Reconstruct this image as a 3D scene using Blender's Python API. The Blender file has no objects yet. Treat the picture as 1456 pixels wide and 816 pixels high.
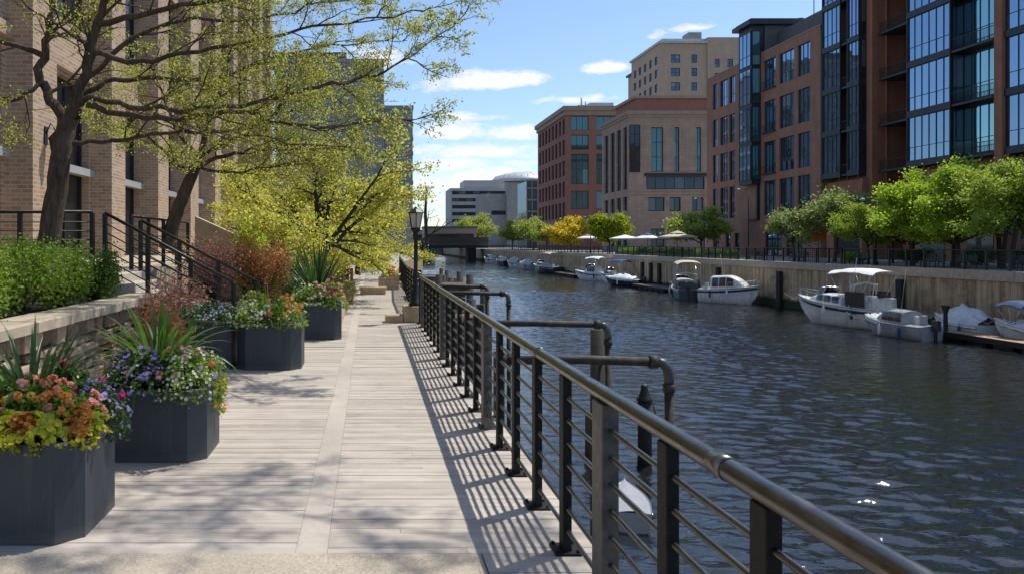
import bpy, math, random
import numpy as np
from mathutils import Vector, Matrix

R = math.radians
rnd = random.Random(7)
rng = np.random.default_rng(11)
scene = bpy.context.scene
COL = scene.collection

# ---------------------------------------------------------------- camera frame
H, F, VX, VY = 1.75, 1100.0, 525.0, 347.0      # eye height; focal length and vanishing point in photo pixels
WATER = -4.36
QX = 40.0                                      # far quay edge
BX = 56.0                                      # far building line


def W(px, py, Y):
    return Vector(((px - VX) * Y / F, Y, H + (VY - py) * Y / F))


def Gd(px, py, z=0.0):
    Y = (H - z) * F / (py - VY)
    return Vector(((px - VX) * Y / F, Y, z))


def YB(px, X=BX):
    return X * F / (px - VX)


# ---------------------------------------------------------------- tagging
def tag(o, label=None, cat=None, group=None, kind=None):
    if label: o['label'] = label
    if cat: o['category'] = cat
    if group: o['group'] = group
    if kind: o['kind'] = kind
    return o


def thing(name, label, cat, loc=(0, 0, 0), rz=0.0, group=None):
    o = bpy.data.objects.new(name, None)
    COL.objects.link(o)
    o.location = loc
    o.rotation_euler = (0, 0, rz)
    o.empty_display_size = 0.2
    return tag(o, label, cat, group)


def copy_tree(o, parent=None):
    c = o.copy()
    COL.objects.link(c)
    if parent is not None:
        c.parent = parent
    for ch in [x for x in COL.objects if x.parent == o]:
        copy_tree(ch, c)
    return c


def dup(o, loc, rz=0.0, scale=None, label=None):
    c = copy_tree(o)
    c.location = loc
    c.rotation_euler = (0, 0, rz)
    if scale is not None:
        c.scale = scale if hasattr(scale, '__len__') else (scale,) * 3
    if label: c['label'] = label
    return c


# ---------------------------------------------------------------- mesh builder
class MB:
    def __init__(s):
        s.v = []; s.f = []; s.sm = []

    def add(s, vs, fs, smooth=False):
        o = len(s.v)
        s.v.extend([tuple(v) for v in vs])
        for f in fs:
            s.f.append(tuple(i + o for i in f)); s.sm.append(smooth)

    def quad(s, a, b, c, d, smooth=False):
        s.add([a, b, c, d], [(0, 1, 2, 3)], smooth)

    def box(s, x0, x1, y0, y1, z0, z1):
        s.add([(x0, y0, z0), (x1, y0, z0), (x1, y1, z0), (x0, y1, z0), (x0, y0, z1), (x1, y0, z1), (x1, y1, z1), (x0, y1, z1)],
              [(0, 3, 2, 1), (4, 5, 6, 7), (0, 1, 5, 4), (1, 2, 6, 5), (2, 3, 7, 6), (3, 0, 4, 7)])

    def bbox(s, x0, x1, y0, y1, z0, z1, b=0.01):
        """box with chamfered vertical and top edges"""
        p = [(x0 + b, y0), (x1 - b, y0), (x1, y0 + b), (x1, y1 - b), (x1 - b, y1), (x0 + b, y1), (x0, y1 - b), (x0, y0 + b)]
        q = [(x0 + 2 * b, y0 + b), (x1 - 2 * b, y0 + b), (x1 - b, y0 + 2 * b), (x1 - b, y1 - 2 * b), (x1 - 2 * b, y1 - b), (x0 + 2 * b, y1 - b), (x0 + b, y1 - 2 * b), (x0 + b, y0 + 2 * b)]
        vs = [(x, y, z0) for x, y in p] + [(x, y, z1 - b) for x, y in p] + [(x, y, z1) for x, y in q]
        fs = [tuple(range(7, -1, -1)), tuple(range(16, 24))]
        for k in range(2):
            for i in range(8):
                j = (i + 1) % 8
                fs.append((k * 8 + i, k * 8 + j, k * 8 + 8 + j, k * 8 + 8 + i))
        s.add(vs, fs)

    def obox(s, O, u, v, n, a0, a1, b0, b1, c0, c1):
        O, u, v, n = Vector(O), Vector(u), Vector(v), Vector(n)
        P = lambda a, b, c: O + u * a + v * b + n * c
        s.add([P(a0, b0, c0), P(a1, b0, c0), P(a1, b1, c0), P(a0, b1, c0), P(a0, b0, c1), P(a1, b0, c1), P(a1, b1, c1), P(a0, b1, c1)],
              [(0, 3, 2, 1), (4, 5, 6, 7), (0, 1, 5, 4), (1, 2, 6, 5), (2, 3, 7, 6), (3, 0, 4, 7)])

    def prism(s, poly, z0, z1):
        n = len(poly)
        vs = [(x, y, z0) for x, y in poly] + [(x, y, z1) for x, y in poly]
        fs = [tuple(range(n - 1, -1, -1)), tuple(range(n, 2 * n))]
        for i in range(n):
            j = (i + 1) % n
            fs.append((i, j, n + j, n + i))
        s.add(vs, fs)

    def yprism(s, poly, y0, y1):
        """polygon in x,z pushed along y"""
        n = len(poly)
        vs = [(x, y0, z) for x, z in poly] + [(x, y1, z) for x, z in poly]
        fs = [tuple(range(n)), tuple(range(2 * n - 1, n - 1, -1))]
        for i in range(n):
            j = (i + 1) % n
            fs.append((j, i, n + i, n + j))
        s.add(vs, fs)

    def tube(s, pts, r, seg=8, caps=True, smooth=True):
        pts = [Vector(p) for p in pts]
        n = len(pts)
        rs = list(r) if hasattr(r, '__len__') else [r] * n
        d0 = (pts[1] - pts[0]).normalized()
        up = Vector((0, 0, 1)) if abs(d0.z) < 0.9 else Vector((1, 0, 0))
        a = d0.cross(up).normalized()
        vs = []
        for i in range(n):
            if i == 0: d = pts[1] - pts[0]
            elif i == n - 1: d = pts[-1] - pts[-2]
            else: d = (pts[i + 1] - pts[i - 1])
            if d.length < 1e-9: d = d0
            d = d.normalized()
            a = a - d * a.dot(d)
            if a.length < 1e-6: a = d.orthogonal()
            a.normalize()
            b = d.cross(a)
            for k in range(seg):
                t = 2 * math.pi * k / seg
                vs.append(pts[i] + (a * math.cos(t) + b * math.sin(t)) * rs[i])
        fs = []
        for i in range(n - 1):
            for k in range(seg):
                k2 = (k + 1) % seg
                fs.append((i * seg + k, i * seg + k2, (i + 1) * seg + k2, (i + 1) * seg + k))
        s.add(vs, fs, smooth)
        if caps and seg > 2:
            o = len(s.v) - len(vs)
            s.f.append(tuple(o + k for k in range(seg - 1, -1, -1))); s.sm.append(False)
            s.f.append(tuple(o + (n - 1) * seg + k for k in range(seg))); s.sm.append(False)

    def lathe(s, prof, c=(0, 0, 0), seg=16, smooth=True):
        n = len(prof)
        vs = []
        for r, z in prof:
            for k in range(seg):
                t = 2 * math.pi * (k + 0.5) / seg
                vs.append((c[0] + r * math.cos(t), c[1] + r * math.sin(t), c[2] + z))
        fs = []
        for i in range(n - 1):
            for k in range(seg):
                k2 = (k + 1) % seg
                fs.append((i * seg + k, i * seg + k2, (i + 1) * seg + k2, (i + 1) * seg + k))
        s.add(vs, fs, smooth)
        o = len(s.v) - len(vs)
        if prof[0][0] > 1e-4: s.f.append(tuple(o + k for k in range(seg - 1, -1, -1))); s.sm.append(False)
        if prof[-1][0] > 1e-4: s.f.append(tuple(o + (n - 1) * seg + k for k in range(seg))); s.sm.append(False)

    def grid(s, fn, nu, nv, smooth=True, closed_u=False):
        vs = [fn(i / nu, j / nv) for j in range(nv + 1) for i in range(nu + 1)]
        fs = [(j * (nu + 1) + i, j * (nu + 1) + i + 1, (j + 1) * (nu + 1) + i + 1, (j + 1) * (nu + 1) + i) for j in range(nv) for i in range(nu)]
        s.add(vs, fs, smooth)

    def mesh(s, name, mat):
        me = bpy.data.meshes.new(name)
        me.from_pydata(s.v, [], s.f)
        me.polygons.foreach_set('use_smooth', s.sm)
        if mat: me.materials.append(mat)
        me.update()
        return me

    def build(s, name, mat, parent=None, loc=(0, 0, 0)):
        o = bpy.data.objects.new(name, s.mesh(name, mat))
        COL.objects.link(o)
        o.location = loc
        if parent is not None: o.parent = parent
        return o


def np_obj(name, V, K, mat, parent=None, loc=(0, 0, 0)):
    """V: (N*K,3) vertices, every K of them one face"""
    V = np.asarray(V, dtype=np.float32).reshape(-1, 3)
    n = len(V) // K
    me = bpy.data.meshes.new(name)
    me.vertices.add(len(V)); me.vertices.foreach_set('co', V.ravel())
    me.loops.add(len(V)); me.loops.foreach_set('vertex_index', np.arange(len(V), dtype=np.int32))
    me.polygons.add(n)
    me.polygons.foreach_set('loop_start', np.arange(0, n * K, K, dtype=np.int32))
    me.update(calc_edges=True)
    me.materials.append(mat)
    o = bpy.data.objects.new(name, me)
    COL.objects.link(o)
    o.location = loc
    if parent is not None: o.parent = parent
    return o


def unit(a):
    return a / np.maximum(np.linalg.norm(a, axis=-1, keepdims=True), 1e-9)


def leaf_verts(C, size, aspect=0.55, up=0.0, jitter=0.35, out=None):
    """rhombic leaves (4 vertices) at centres C"""
    n = len(C)
    d = unit(rng.normal(size=(n, 3)) + (0 if out is None else out))
    nn = rng.normal(size=(n, 3)); nn[:, 2] += up
    e = unit(np.cross(d, unit(nn)))
    L = size * (1 + jitter * rng.uniform(-1, 1, n))[:, None]
    b = np.cross(d, e)
    V = np.empty((n, 4, 3))
    V[:, 0] = C - d * L * 0.5
    V[:, 1] = C - d * L * 0.02 + e * L * aspect * 0.5 + b * L * 0.1
    V[:, 2] = C + d * L * 0.5
    V[:, 3] = C - d * L * 0.02 - e * L * aspect * 0.5 + b * L * 0.1
    return V.reshape(-1, 3)


def flower_verts(C, N, rad, petals=5):
    """small flowers, every petal one quad; N = facing direction"""
    n = len(C)
    N = unit(N + rng.normal(size=(n, 3)) * 0.35)
    a = unit(np.cross(N, rng.normal(size=(n, 3))))
    b = np.cross(N, a)
    rr = (rad * rng.uniform(0.75, 1.25, n))[:, None]
    out = []
    for k in range(petals):
        t = 2 * math.pi * k / petals
        w = math.pi / petals * 0.95
        c = lambda ang: a * math.cos(ang) + b * math.sin(ang)
        V = np.empty((n, 4, 3))
        V[:, 0] = C
        V[:, 1] = C + c(t - w) * rr * 0.8 + N * rr * 0.18
        V[:, 2] = C + c(t) * rr + N * rr * 0.3
        V[:, 3] = C + c(t + w) * rr * 0.8 + N * rr * 0.18
        out.append(V.reshape(-1, 3))
    return np.concatenate(out)


# ---------------------------------------------------------------- materials
class NT:
    def __init__(s, name):
        s.m = bpy.data.materials.new(name); s.m.use_nodes = True
        s.t = s.m.node_tree; s.t.nodes.clear()
        s.out = s.t.nodes.new('ShaderNodeOutputMaterial')

    def n(s, typ, **kw):
        nd = s.t.nodes.new(typ)
        for k, v in kw.items():
            if k == 'ins':
                for kk, vv in v.items():
                    if hasattr(vv, 'is_linked') or isinstance(vv, bpy.types.NodeSocket): s.t.links.new(vv, nd.inputs[kk])
                    else: nd.inputs[kk].default_value = vv
            else:
                setattr(nd, k, v)
        return nd

    def math(s, op, a, b=0.0, c=0.0):
        nd = s.n('ShaderNodeMath', operation=op)
        for i, x in enumerate((a, b, c)):
            if isinstance(x, bpy.types.NodeSocket): s.t.links.new(x, nd.inputs[i])
            else: nd.inputs[i].default_value = x
        return nd.outputs[0]

    def mix(s, fac, a, b, typ='MIX'):
        nd = s.n('ShaderNodeMix', data_type='RGBA', blend_type=typ)
        for i, x in ((0, fac), (6, a), (7, b)):
            if isinstance(x, bpy.types.NodeSocket): s.t.links.new(x, nd.inputs[i])
            else: nd.inputs[i].default_value = (x if i == 0 else (*x[:3], 1))
        return nd.outputs[2]

    def ramp(s, fac, stops):
        nd = s.n('ShaderNodeValToRGB')
        el = nd.color_ramp.elements
        while len(el) < len(stops): el.new(0.5)
        for e, (p, c) in zip(el, stops):
            e.position = p
            e.color = (*c[:3], 1) if hasattr(c, '__len__') else (c, c, c, 1)
        s.t.links.new(fac, nd.inputs[0])
        return nd.outputs[0]

    def coord(s, scale=(1, 1, 1), which='Object'):
        tc = s.n('ShaderNodeTexCoord')
        mp = s.n('ShaderNodeMapping', ins={'Scale': scale})
        s.t.links.new(tc.outputs[which], mp.inputs[0])
        return mp.outputs[0]

    def noise(s, vec, scale, detail=4, rough=0.55, dist=0.0):
        nd = s.n('ShaderNodeTexNoise', ins={'Scale': scale, 'Detail': detail, 'Roughness': rough, 'Distortion': dist})
        s.t.links.new(vec, nd.inputs['Vector'])
        return nd.outputs[0]

    def bump(s, h, strength=0.3, dist=0.02, normal=None):
        nd = s.n('ShaderNodeBump', ins={'Strength': strength, 'Distance': dist})
        s.t.links.new(h, nd.inputs['Height'])
        if normal is not None: s.t.links.new(normal, nd.inputs['Normal'])
        return nd.outputs[0]

    def pbsdf(s, col, rough=0.7, metal=0.0, spec=0.5, normal=None, ior=None, coat=0.0):
        p = s.n('ShaderNodeBsdfPrincipled')
        def put(k, v):
            if isinstance(v, bpy.types.NodeSocket): s.t.links.new(v, p.inputs[k])
            else: p.inputs[k].default_value = v
        put('Base Color', col if isinstance(col, bpy.types.NodeSocket) else (*col[:3], 1))
        put('Roughness', rough); put('Metallic', metal); put('Specular IOR Level', spec)
        if ior: put('IOR', ior)
        if coat: put('Coat Weight', coat)
        if normal is not None: put('Normal', normal)
        return p.outputs[0]

    def done(s, sh):
        s.t.links.new(sh, s.out.inputs[0])
        return s.m


def plain(name, col, rough=0.6, metal=0.0, var=0.15, scale=6.0, bump=0.0, spec=0.5, coat=0.0):
    t = NT(name)
    v = t.coord()
    n = t.noise(v, scale, 5, 0.6)
    c = t.ramp(n, [(0.3, [x * (1 - var) for x in col]), (0.7, [min(1, x * (1 + var)) for x in col])])
    r = t.math('ADD', t.math('MULTIPLY', t.noise(v, scale * 3.1, 3), 0.25), rough - 0.12)
    nm = t.bump(t.noise(v, scale * 8, 4), bump, 0.01) if bump else None
    return t.done(t.pbsdf(c, r, metal, spec, nm, coat=coat))


def leaf_mat(name, cols, trans=0.45, patch=1.3, rough=0.55, boost=1.2):
    """leaf colours vary per leaf and in slow patches"""
    t = NT(name)
    geo = t.n('ShaderNodeNewGeometry')
    rpi = geo.outputs['Random Per Island']
    nz = t.noise(t.coord(), patch, 3, 0.6)
    f = t.math('ADD', t.math('MULTIPLY', rpi, 0.6), t.math('MULTIPLY', t.math('SUBTRACT', nz, 0.3), 1.0))
    k = len(cols)
    c = t.ramp(f, [((i + 0.15) / (k - 0.7) if k > 1 else 0.5, cc) for i, cc in enumerate(cols)])
    d = t.pbsdf(c, rough, 0, 0.35)
    tr = t.n('ShaderNodeBsdfTranslucent')
    tc = t.mix(1.0, c, (boost, boost * 1.02, boost * 0.8), 'MULTIPLY')
    t.t.links.new(tc, tr.inputs[0])
    mx = t.n('ShaderNodeMixShader', ins={0: trans})
    t.t.links.new(d, mx.inputs[1]); t.t.links.new(tr.outputs[0], mx.inputs[2])
    return t.done(mx.outputs[0])


def brick_mat(name, c1, c2, mortar, bw=0.22, bh=0.075, msize=0.012, rough=0.85, stain=0.25, bump=0.25):
    t = NT(name)
    tc = t.n('ShaderNodeTexCoord')
    sp = t.n('ShaderNodeSeparateXYZ'); t.t.links.new(tc.outputs['Object'], sp.inputs[0])
    cb = t.n('ShaderNodeCombineXYZ')
    t.t.links.new(t.math('ADD', sp.outputs[0], sp.outputs[1]), cb.inputs[0]); t.t.links.new(sp.outputs[2], cb.inputs[1])
    b = t.n('ShaderNodeTexBrick', ins={'Color1': (*c1, 1), 'Color2': (*c2, 1), 'Mortar': (*mortar, 1), 'Scale': 1.0, 'Mortar Size': msize,
                                      'Mortar Smooth': 0.2, 'Bias': 0.0, 'Brick Width': bw, 'Row Height': bh})
    t.t.links.new(cb.outputs[0], b.inputs['Vector'])
    nz = t.noise(tc.outputs['Object'], 0.5, 5, 0.65)
    n2 = t.noise(t.coord((1.2, 1.2, 0.12)), 1.0, 4, 0.6)
    g = t.math('ADD', t.math('MULTIPLY', nz, stain * 1.5), t.math('MULTIPLY', n2, stain * 1.3))
    g = t.math('ADD', g, 1.0 - stain * 1.4)
    gv = t.n('ShaderNodeCombineXYZ', ins={0: g, 1: g, 2: g})
    c = t.mix(1.0, b.outputs['Color'], gv.outputs[0], 'MULTIPLY')
    nm = t.bump(b.outputs['Fac'], -bump, 0.008)
    return t.done(t.pbsdf(c, rough, 0, 0.3, nm))


def glass_mat(name, base, refl=0.35, warp=0.02, cell=1.1, dark=0.25, tint=(0.31, 0.45, 0.64)):
    """coated window glass over a dim room: blinds and ceilings as soft blocks, clear reflections"""
    t = NT(name)
    v = t.coord((1 / cell, 1 / cell, 0.22))
    vo = t.n('ShaderNodeTexVoronoi', feature='F1'); vo.inputs['Scale'].default_value = 1.0
    t.t.links.new(v, vo.inputs['Vector'])
    n = t.noise(t.coord((1.0, 1.0, 0.25)), 0.5, 2)
    geo = t.n('ShaderNodeNewGeometry'); oi = t.n('ShaderNodeObjectInfo')
    rr = t.math('FRACT', t.math('ADD', geo.outputs['Random Per Island'], t.math('MULTIPLY', oi.outputs['Random'], 7.31)))
    m = t.math('MULTIPLY', n, t.math('ADD', 0.3, rr))
    c = t.mix(m, [x * dark for x in base], [x * 1.8 for x in base])
    # some rooms have pale curtains or blinds drawn
    c = t.mix(t.ramp(rr, [(0.84, 0.0), (0.88, 0.8)]), c, [min(.4, x * 3.2 + .04) for x in base])
    nm = t.bump(t.noise(t.coord((1, 1, 1)), 0.45, 1), 0.35, warp)
    d = t.pbsdf(c, 0.3, 0, 0.3)
    g = t.n('ShaderNodeBsdfGlossy', ins={'Color': (*tint, 1), 'Roughness': 0.015}); t.t.links.new(nm, g.inputs['Normal'])
    lw = t.n('ShaderNodeLayerWeight', ins={'Blend': 0.35}); t.t.links.new(nm, lw.inputs['Normal'])
    fac = t.math('ADD', t.math('MULTIPLY', lw.outputs['Fresnel'], 0.62), refl * 0.42)
    fac = t.math('MINIMUM', fac, 0.9)
    mx = t.n('ShaderNodeMixShader', ins={0: fac})
    t.t.links.new(d, mx.inputs[1]); t.t.links.new(g.outputs[0], mx.inputs[2])
    return t.done(mx.outputs[0])


def bark_mat(name, col):
    t = NT(name)
    v = t.coord((1, 1, 0.22))
    n = t.noise(v, 16, 7, 0.7, 0.8)
    big = t.noise(t.coord(), 2.2, 4, 0.6)
    f = t.math('ADD', t.math('MULTIPLY', n, 0.75), t.math('MULTIPLY', big, 0.3))
    c = t.ramp(f, [(0.32, [x * 0.3 for x in col]), (0.5, col), (0.72, [min(1, x * 1.9) for x in col])])
    return t.done(t.pbsdf(c, 0.92, 0, 0.2, t.bump(n, 1.0, 0.05)))


def planter_mat():
    t = NT('planter_slate')
    tc = t.n('ShaderNodeTexCoord')
    sp = t.n('ShaderNodeSeparateXYZ'); t.t.links.new(tc.outputs['Object'], sp.inputs[0])
    n = t.noise(t.coord(), 4, 6, 0.65)
    run = t.noise(t.coord((9, 9, 0.5)), 1.5, 5, 0.65)
    c = t.ramp(n, [(0.3, (0.032, 0.041, 0.052)), (0.7, (0.044, 0.053, 0.066))])
    c = t.mix(t.ramp(run, [(0.55, 0.0), (0.75, 0.35)]), c, (0.11, 0.115, 0.12))      # water runs
    foot = t.math('ADD', sp.outputs[2], t.math('MULTIPLY', n, 0.10))
    c = t.mix(t.ramp(foot, [(0.06, 0.5), (0.13, 0.0)]), c, (0.13, 0.12, 0.11))       # dust splashed up from the walk
    sc = t.noise(t.coord((30, 30, 3)), 2.2, 3)
    c = t.mix(t.ramp(sc, [(0.68, 0.0), (0.72, 0.25)]), c, (0.2, 0.2, 0.21))
    return t.done(t.pbsdf(c, t.math('ADD', 0.42, t.math('MULTIPLY', n, 0.25)), 0, 0.4, t.bump(n, 0.08, 0.01)))


def gel_mat(name, col):
    t = NT(name)
    v = t.noise(t.coord((2.2, 2.2, 0.35)), 2.0, 6, 0.7)
    n = t.noise(t.coord(), 1.1, 4)
    c = t.ramp(t.math('ADD', t.math('MULTIPLY', v, 0.7), t.math('MULTIPLY', n, 0.35)), [(0.36, (0.42, 0.39, 0.33)), (0.5, [x * .88 for x in col]), (0.62, col)])
    return t.done(t.pbsdf(c, t.math('ADD', 0.2, t.math('MULTIPLY', n, 0.25)), 0, 0.5, coat=0.3))


M = {}
# foliage
M['bark'] = bark_mat('bark', (0.10, 0.072, 0.056))
M['bark_dark'] = plain('bark_dark', (0.04, 0.032, 0.027), 0.9, 0, 0.4, 9, 0.6)
M['locust'] = leaf_mat('locust_leaf', [(0.46, 0.38, 0.13), (0.46, 0.46, 0.11), (0.34, 0.40, 0.08), (0.58, 0.54, 0.16)], 0.58, 1.6)
M['locust_yellow'] = leaf_mat('locust_yellow_leaf', [(0.54, 0.43, 0.14), (0.61, 0.55, 0.12), (0.44, 0.48, 0.09), (0.74, 0.66, 0.17)], 0.58, 1.1)
M['maple'] = leaf_mat('maple_leaf', [(0.15, 0.23, 0.02), (0.30, 0.43, 0.035), (0.42, 0.56, 0.05), (0.56, 0.64, 0.09)], 0.58, 0.8)
M['maple_olive'] = leaf_mat('olive_maple_leaf', [(0.14, 0.19, 0.025), (0.25, 0.34, 0.045), (0.36, 0.45, 0.07), (0.46, 0.52, 0.12)], 0.55, 0.9)
M['grey_green'] = leaf_mat('grey_green_leaf', [(0.20, 0.25, 0.09), (0.29, 0.34, 0.11), (0.38, 0.42, 0.16)], 0.45, 0.8)
M['pale_green'] = leaf_mat('pale_green_leaf', [(0.28, 0.33, 0.08), (0.38, 0.43, 0.09), (0.46, 0.48, 0.13)], 0.45, 0.8)
M['gold'] = leaf_mat('gold_leaf', [(0.60, 0.46, 0.04), (0.72, 0.52, 0.05), (0.55, 0.54, 0.05)], 0.5, 0.6)
M['purple_leaf'] = leaf_mat('purple_leaf', [(0.05, 0.03, 0.025), (0.08, 0.045, 0.035)], 0.3)
M['shrub'] = leaf_mat('shrub_leaf', [(0.10, 0.18, 0.025), (0.17, 0.28, 0.03), (0.26, 0.38, 0.05), (0.32, 0.42, 0.07)], 0.45, 2.5)
M['dark_shrub'] = leaf_mat('dark_shrub_leaf', [(0.03, 0.075, 0.015), (0.065, 0.13, 0.022), (0.12, 0.19, 0.04)], 0.35, 2.5)
M['barberry'] = leaf_mat('barberry_leaf', [(0.36, 0.07, 0.06), (0.52, 0.13, 0.08), (0.28, 0.22, 0.06), (0.66, 0.24, 0.13), (0.36, 0.13, 0.09)], 0.35, 3.0)
M['barberry_pink'] = leaf_mat('pink_barberry_leaf', [(0.48, 0.16, 0.16), (0.28, 0.26, 0.08), (0.74, 0.34, 0.35), (0.38, 0.16, 0.12), (0.60, 0.36, 0.28)], 0.35, 3.0)
M['strap'] = leaf_mat('strap_leaf', [(0.045, 0.11, 0.02), (0.09, 0.18, 0.03), (0.17, 0.27, 0.05)], 0.4, 3.0, 0.4)
M['strap_dark'] = leaf_mat('dark_strap_leaf', [(0.018, 0.05, 0.018), (0.04, 0.09, 0.025), (0.08, 0.14, 0.04)], 0.35, 3.0, 0.35)
M['lime'] = leaf_mat('lime_leaf', [(0.30, 0.28, 0.012), (0.44, 0.42, 0.02), (0.34, 0.36, 0.02), (0.55, 0.50, 0.05)], 0.4, 4)
M['rust'] = leaf_mat('rust_leaf', [(0.34, 0.09, 0.015), (0.46, 0.15, 0.02), (0.50, 0.24, 0.03), (0.22, 0.06, 0.02)], 0.4, 4)
for k, cs in {'coral': [(0.82, 0.30, 0.20), (0.88, 0.42, 0.31), (0.92, 0.55, 0.44)], 'pink': [(0.65, 0.20, 0.30), (0.8, 0.40, 0.48), (0.85, 0.55, 0.58)],
              'magenta': [(0.55, 0.02, 0.15), (0.7, 0.04, 0.22)], 'violet': [(0.22, 0.17, 0.55), (0.34, 0.28, 0.68), (0.45, 0.38, 0.7)],
              'lilac': [(0.45, 0.26, 0.55), (0.6, 0.4, 0.68)], 'white': [(0.75, 0.74, 0.68), (0.8, 0.7, 0.62)], 'orange': [(0.8, 0.25, 0.04), (0.85, 0.38, 0.08), (0.85, 0.5, 0.2)],
              'yellow': [(0.75, 0.5, 0.06), (0.8, 0.6, 0.15)], 'red': [(0.5, 0.025, 0.02), (0.6, 0.06, 0.04)], 'blue_white': [(0.3, 0.36, 0.7), (0.6, 0.62, 0.8)]}.items():
    M[k] = leaf_mat(k + '_petal', cs, 0.3, 6, 0.6, 1.1)
# masonry
M['tan_brick'] = brick_mat('tan_brick', (0.46, 0.32, 0.22), (0.32, 0.21, 0.145), (0.50, 0.41, 0.32), 0.30, 0.115, 0.014, 0.85, 0.3, 0.6)
M['red_brick'] = brick_mat('red_brick', (0.36, 0.17, 0.115), (0.31, 0.14, 0.092), (0.30, 0.19, 0.145), 0.24, 0.08, 0.01, 0.85, 0.4)
M['orange_brick'] = brick_mat('orange_brick', (0.38, 0.16, 0.09), (0.32, 0.125, 0.07), (0.30, 0.17, 0.12), 0.24, 0.08, 0.01, 0.85, 0.4)
M['maroon_brick'] = brick_mat('maroon_brick', (0.33, 0.14, 0.105), (0.28, 0.12, 0.09), (0.27, 0.16, 0.13), 0.24, 0.08, 0.01)
M['brown_stone'] = brick_mat('brown_stone', (0.39, 0.275, 0.215), (0.34, 0.24, 0.185), (0.25, 0.175, 0.135), 1.6, 0.8, 0.02, 0.85, 0.38)
M['beige_brick'] = brick_mat('beige_brick', (0.48, 0.36, 0.27), (0.45, 0.335, 0.25), (0.4, 0.3, 0.22), 0.5, 0.25, 0.015)
M['limestone'] = plain('limestone', (0.44, 0.36, 0.27), 0.85, 0, 0.2, 3, 0.3)
M['stucco'] = plain('stucco', (0.45, 0.33, 0.22), 0.9, 0, 0.12, 2, 0.2)
M['stone_block'] = plain('stone_block', (0.42, 0.31, 0.2), 0.85, 0, 0.25, 3, 0.4)
M['grey_concrete'] = plain('grey_concrete', (0.30, 0.29, 0.28), 0.9, 0, 0.15, 0.5, 0.1)
M['office'] = plain('office_panel', (0.42, 0.40, 0.38), 0.8, 0, 0.06, 0.2)
M['dark_panel'] = plain('dark_panel', (0.10, 0.105, 0.11), 0.7, 0, 0.1, 0.3)
M['navy_frame'] = plain('navy_frame', (0.022, 0.028, 0.038), 0.45, 0.2, 0.2, 1.0)
M['dark_frame'] = plain('dark_frame', (0.018, 0.02, 0.022), 0.5, 0.1, 0.2, 2.0)
M['cornice'] = plain('cornice', (0.33, 0.24, 0.185), 0.8, 0, 0.1, 1)
M['black_metal'] = plain('black_metal', (0.008, 0.008, 0.009), 0.5, 0.0, 0.3, 14, 0.15)
M['rail_post'] = plain('rail_post', (0.007, 0.007, 0.007), 0.55, 0.0, 0.5, 20, 0.25, 0.25)
M['grey_steel'] = plain('grey_steel', (0.10, 0.098, 0.095), 0.45, 0.7, 0.35, 9, 0.25)
M['rust_pipe'] = plain('rusty_pipe', (0.055, 0.045, 0.038), 0.7, 0.35, 0.6, 11, 0.6)
M['white_beam'] = plain('white_beam', (0.36, 0.36, 0.37), 0.6, 0, 0.08, 2)
M['timber'] = plain('old_timber', (0.10, 0.075, 0.055), 0.9, 0, 0.45, 7, 0.6)
M['timber_black'] = plain('tarred_timber', (0.022, 0.02, 0.019), 0.8, 0, 0.5, 5, 0.5)
M['planter'] = planter_mat()
M['soil'] = plain('soil', (0.03, 0.022, 0.016), 0.95, 0, 0.4, 20, 0.8)
M['rubber'] = plain('rubber', (0.014, 0.014, 0.015), 0.6, 0, 0.3, 8)
M['gel'] = gel_mat('gelcoat', (0.84, 0.84, 0.82))
M['gel_grey'] = plain('grey_gelcoat', (0.36, 0.36, 0.37), 0.3, 0, 0.15, 1.4)
M['gel_dark'] = plain('dark_gelcoat', (0.035, 0.035, 0.04), 0.3, 0, 0.15, 1.4)
M['gel_blue'] = plain('blue_gelcoat', (0.02, 0.05, 0.10), 0.3, 0, 0.1, 1.4)
M['teak'] = plain('teak', (0.42, 0.25, 0.13), 0.7, 0, 0.2, 3, 0.2)
M['boat_glass'] = plain('boat_glass', (0.012, 0.014, 0.017), 0.12, 0, 0.2, 2, 0, 0.8)
M['tarp'] = plain('white_tarp', (0.66, 0.66, 0.66), 0.55, 0, 0.12, 2.2, 0.3)
M['tarp_grey'] = plain('grey_tarp', (0.40, 0.40, 0.41), 0.6, 0, 0.12, 2.2, 0.3)
M['canvas_beige'] = plain('beige_canvas', (0.55, 0.46, 0.36), 0.85, 0, 0.1, 3, 0.2)
M['canvas_blue'] = plain('blue_canvas', (0.02, 0.065, 0.16), 0.8, 0, 0.2, 3, 0.2)
M['canvas_black'] = plain('black_canvas', (0.02, 0.021, 0.025), 0.8, 0, 0.2, 3, 0.2)
M['canvas_white'] = plain('white_canvas', (0.74, 0.74, 0.73), 0.8, 0, 0.06, 3, 0.2)
M['canvas_red'] = plain('red_canvas', (0.5, 0.05, 0.04), 0.8, 0, 0.1, 3, 0.2)
M['chrome'] = plain('chrome', (0.62, 0.62, 0.62), 0.22, 1.0, 0.06, 5)
M['orange_sign'] = plain('orange_sign', (0.75, 0.20, 0.02), 0.6, 0, 0.1, 3)
M['lamp_glass'] = plain('lamp_glass', (0.55, 0.50, 0.42), 0.2, 0, 0.12, 8, 0, 0.6)
M['metal_roof'] = plain('metal_roof', (0.45, 0.46, 0.47), 0.5, 0.1, 0.15, 0.8)
M['glass'] = glass_mat('window_glass', (0.045, 0.055, 0.065), 0.42)
M['glass_teal'] = glass_mat('teal_glass', (0.03, 0.095, 0.105), 0.3, tint=(0.36, 0.60, 0.66))
M['glass_dark'] = glass_mat('dark_glass', (0.018, 0.02, 0.022), 0.12)
M['glass_tower'] = glass_mat('tower_glass', (0.085, 0.078, 0.07), 0.05, tint=(0.42, 0.43, 0.42))
M['glass_blue'] = glass_mat('blue_glass', (0.08, 0.16, 0.2), 0.2)
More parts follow.
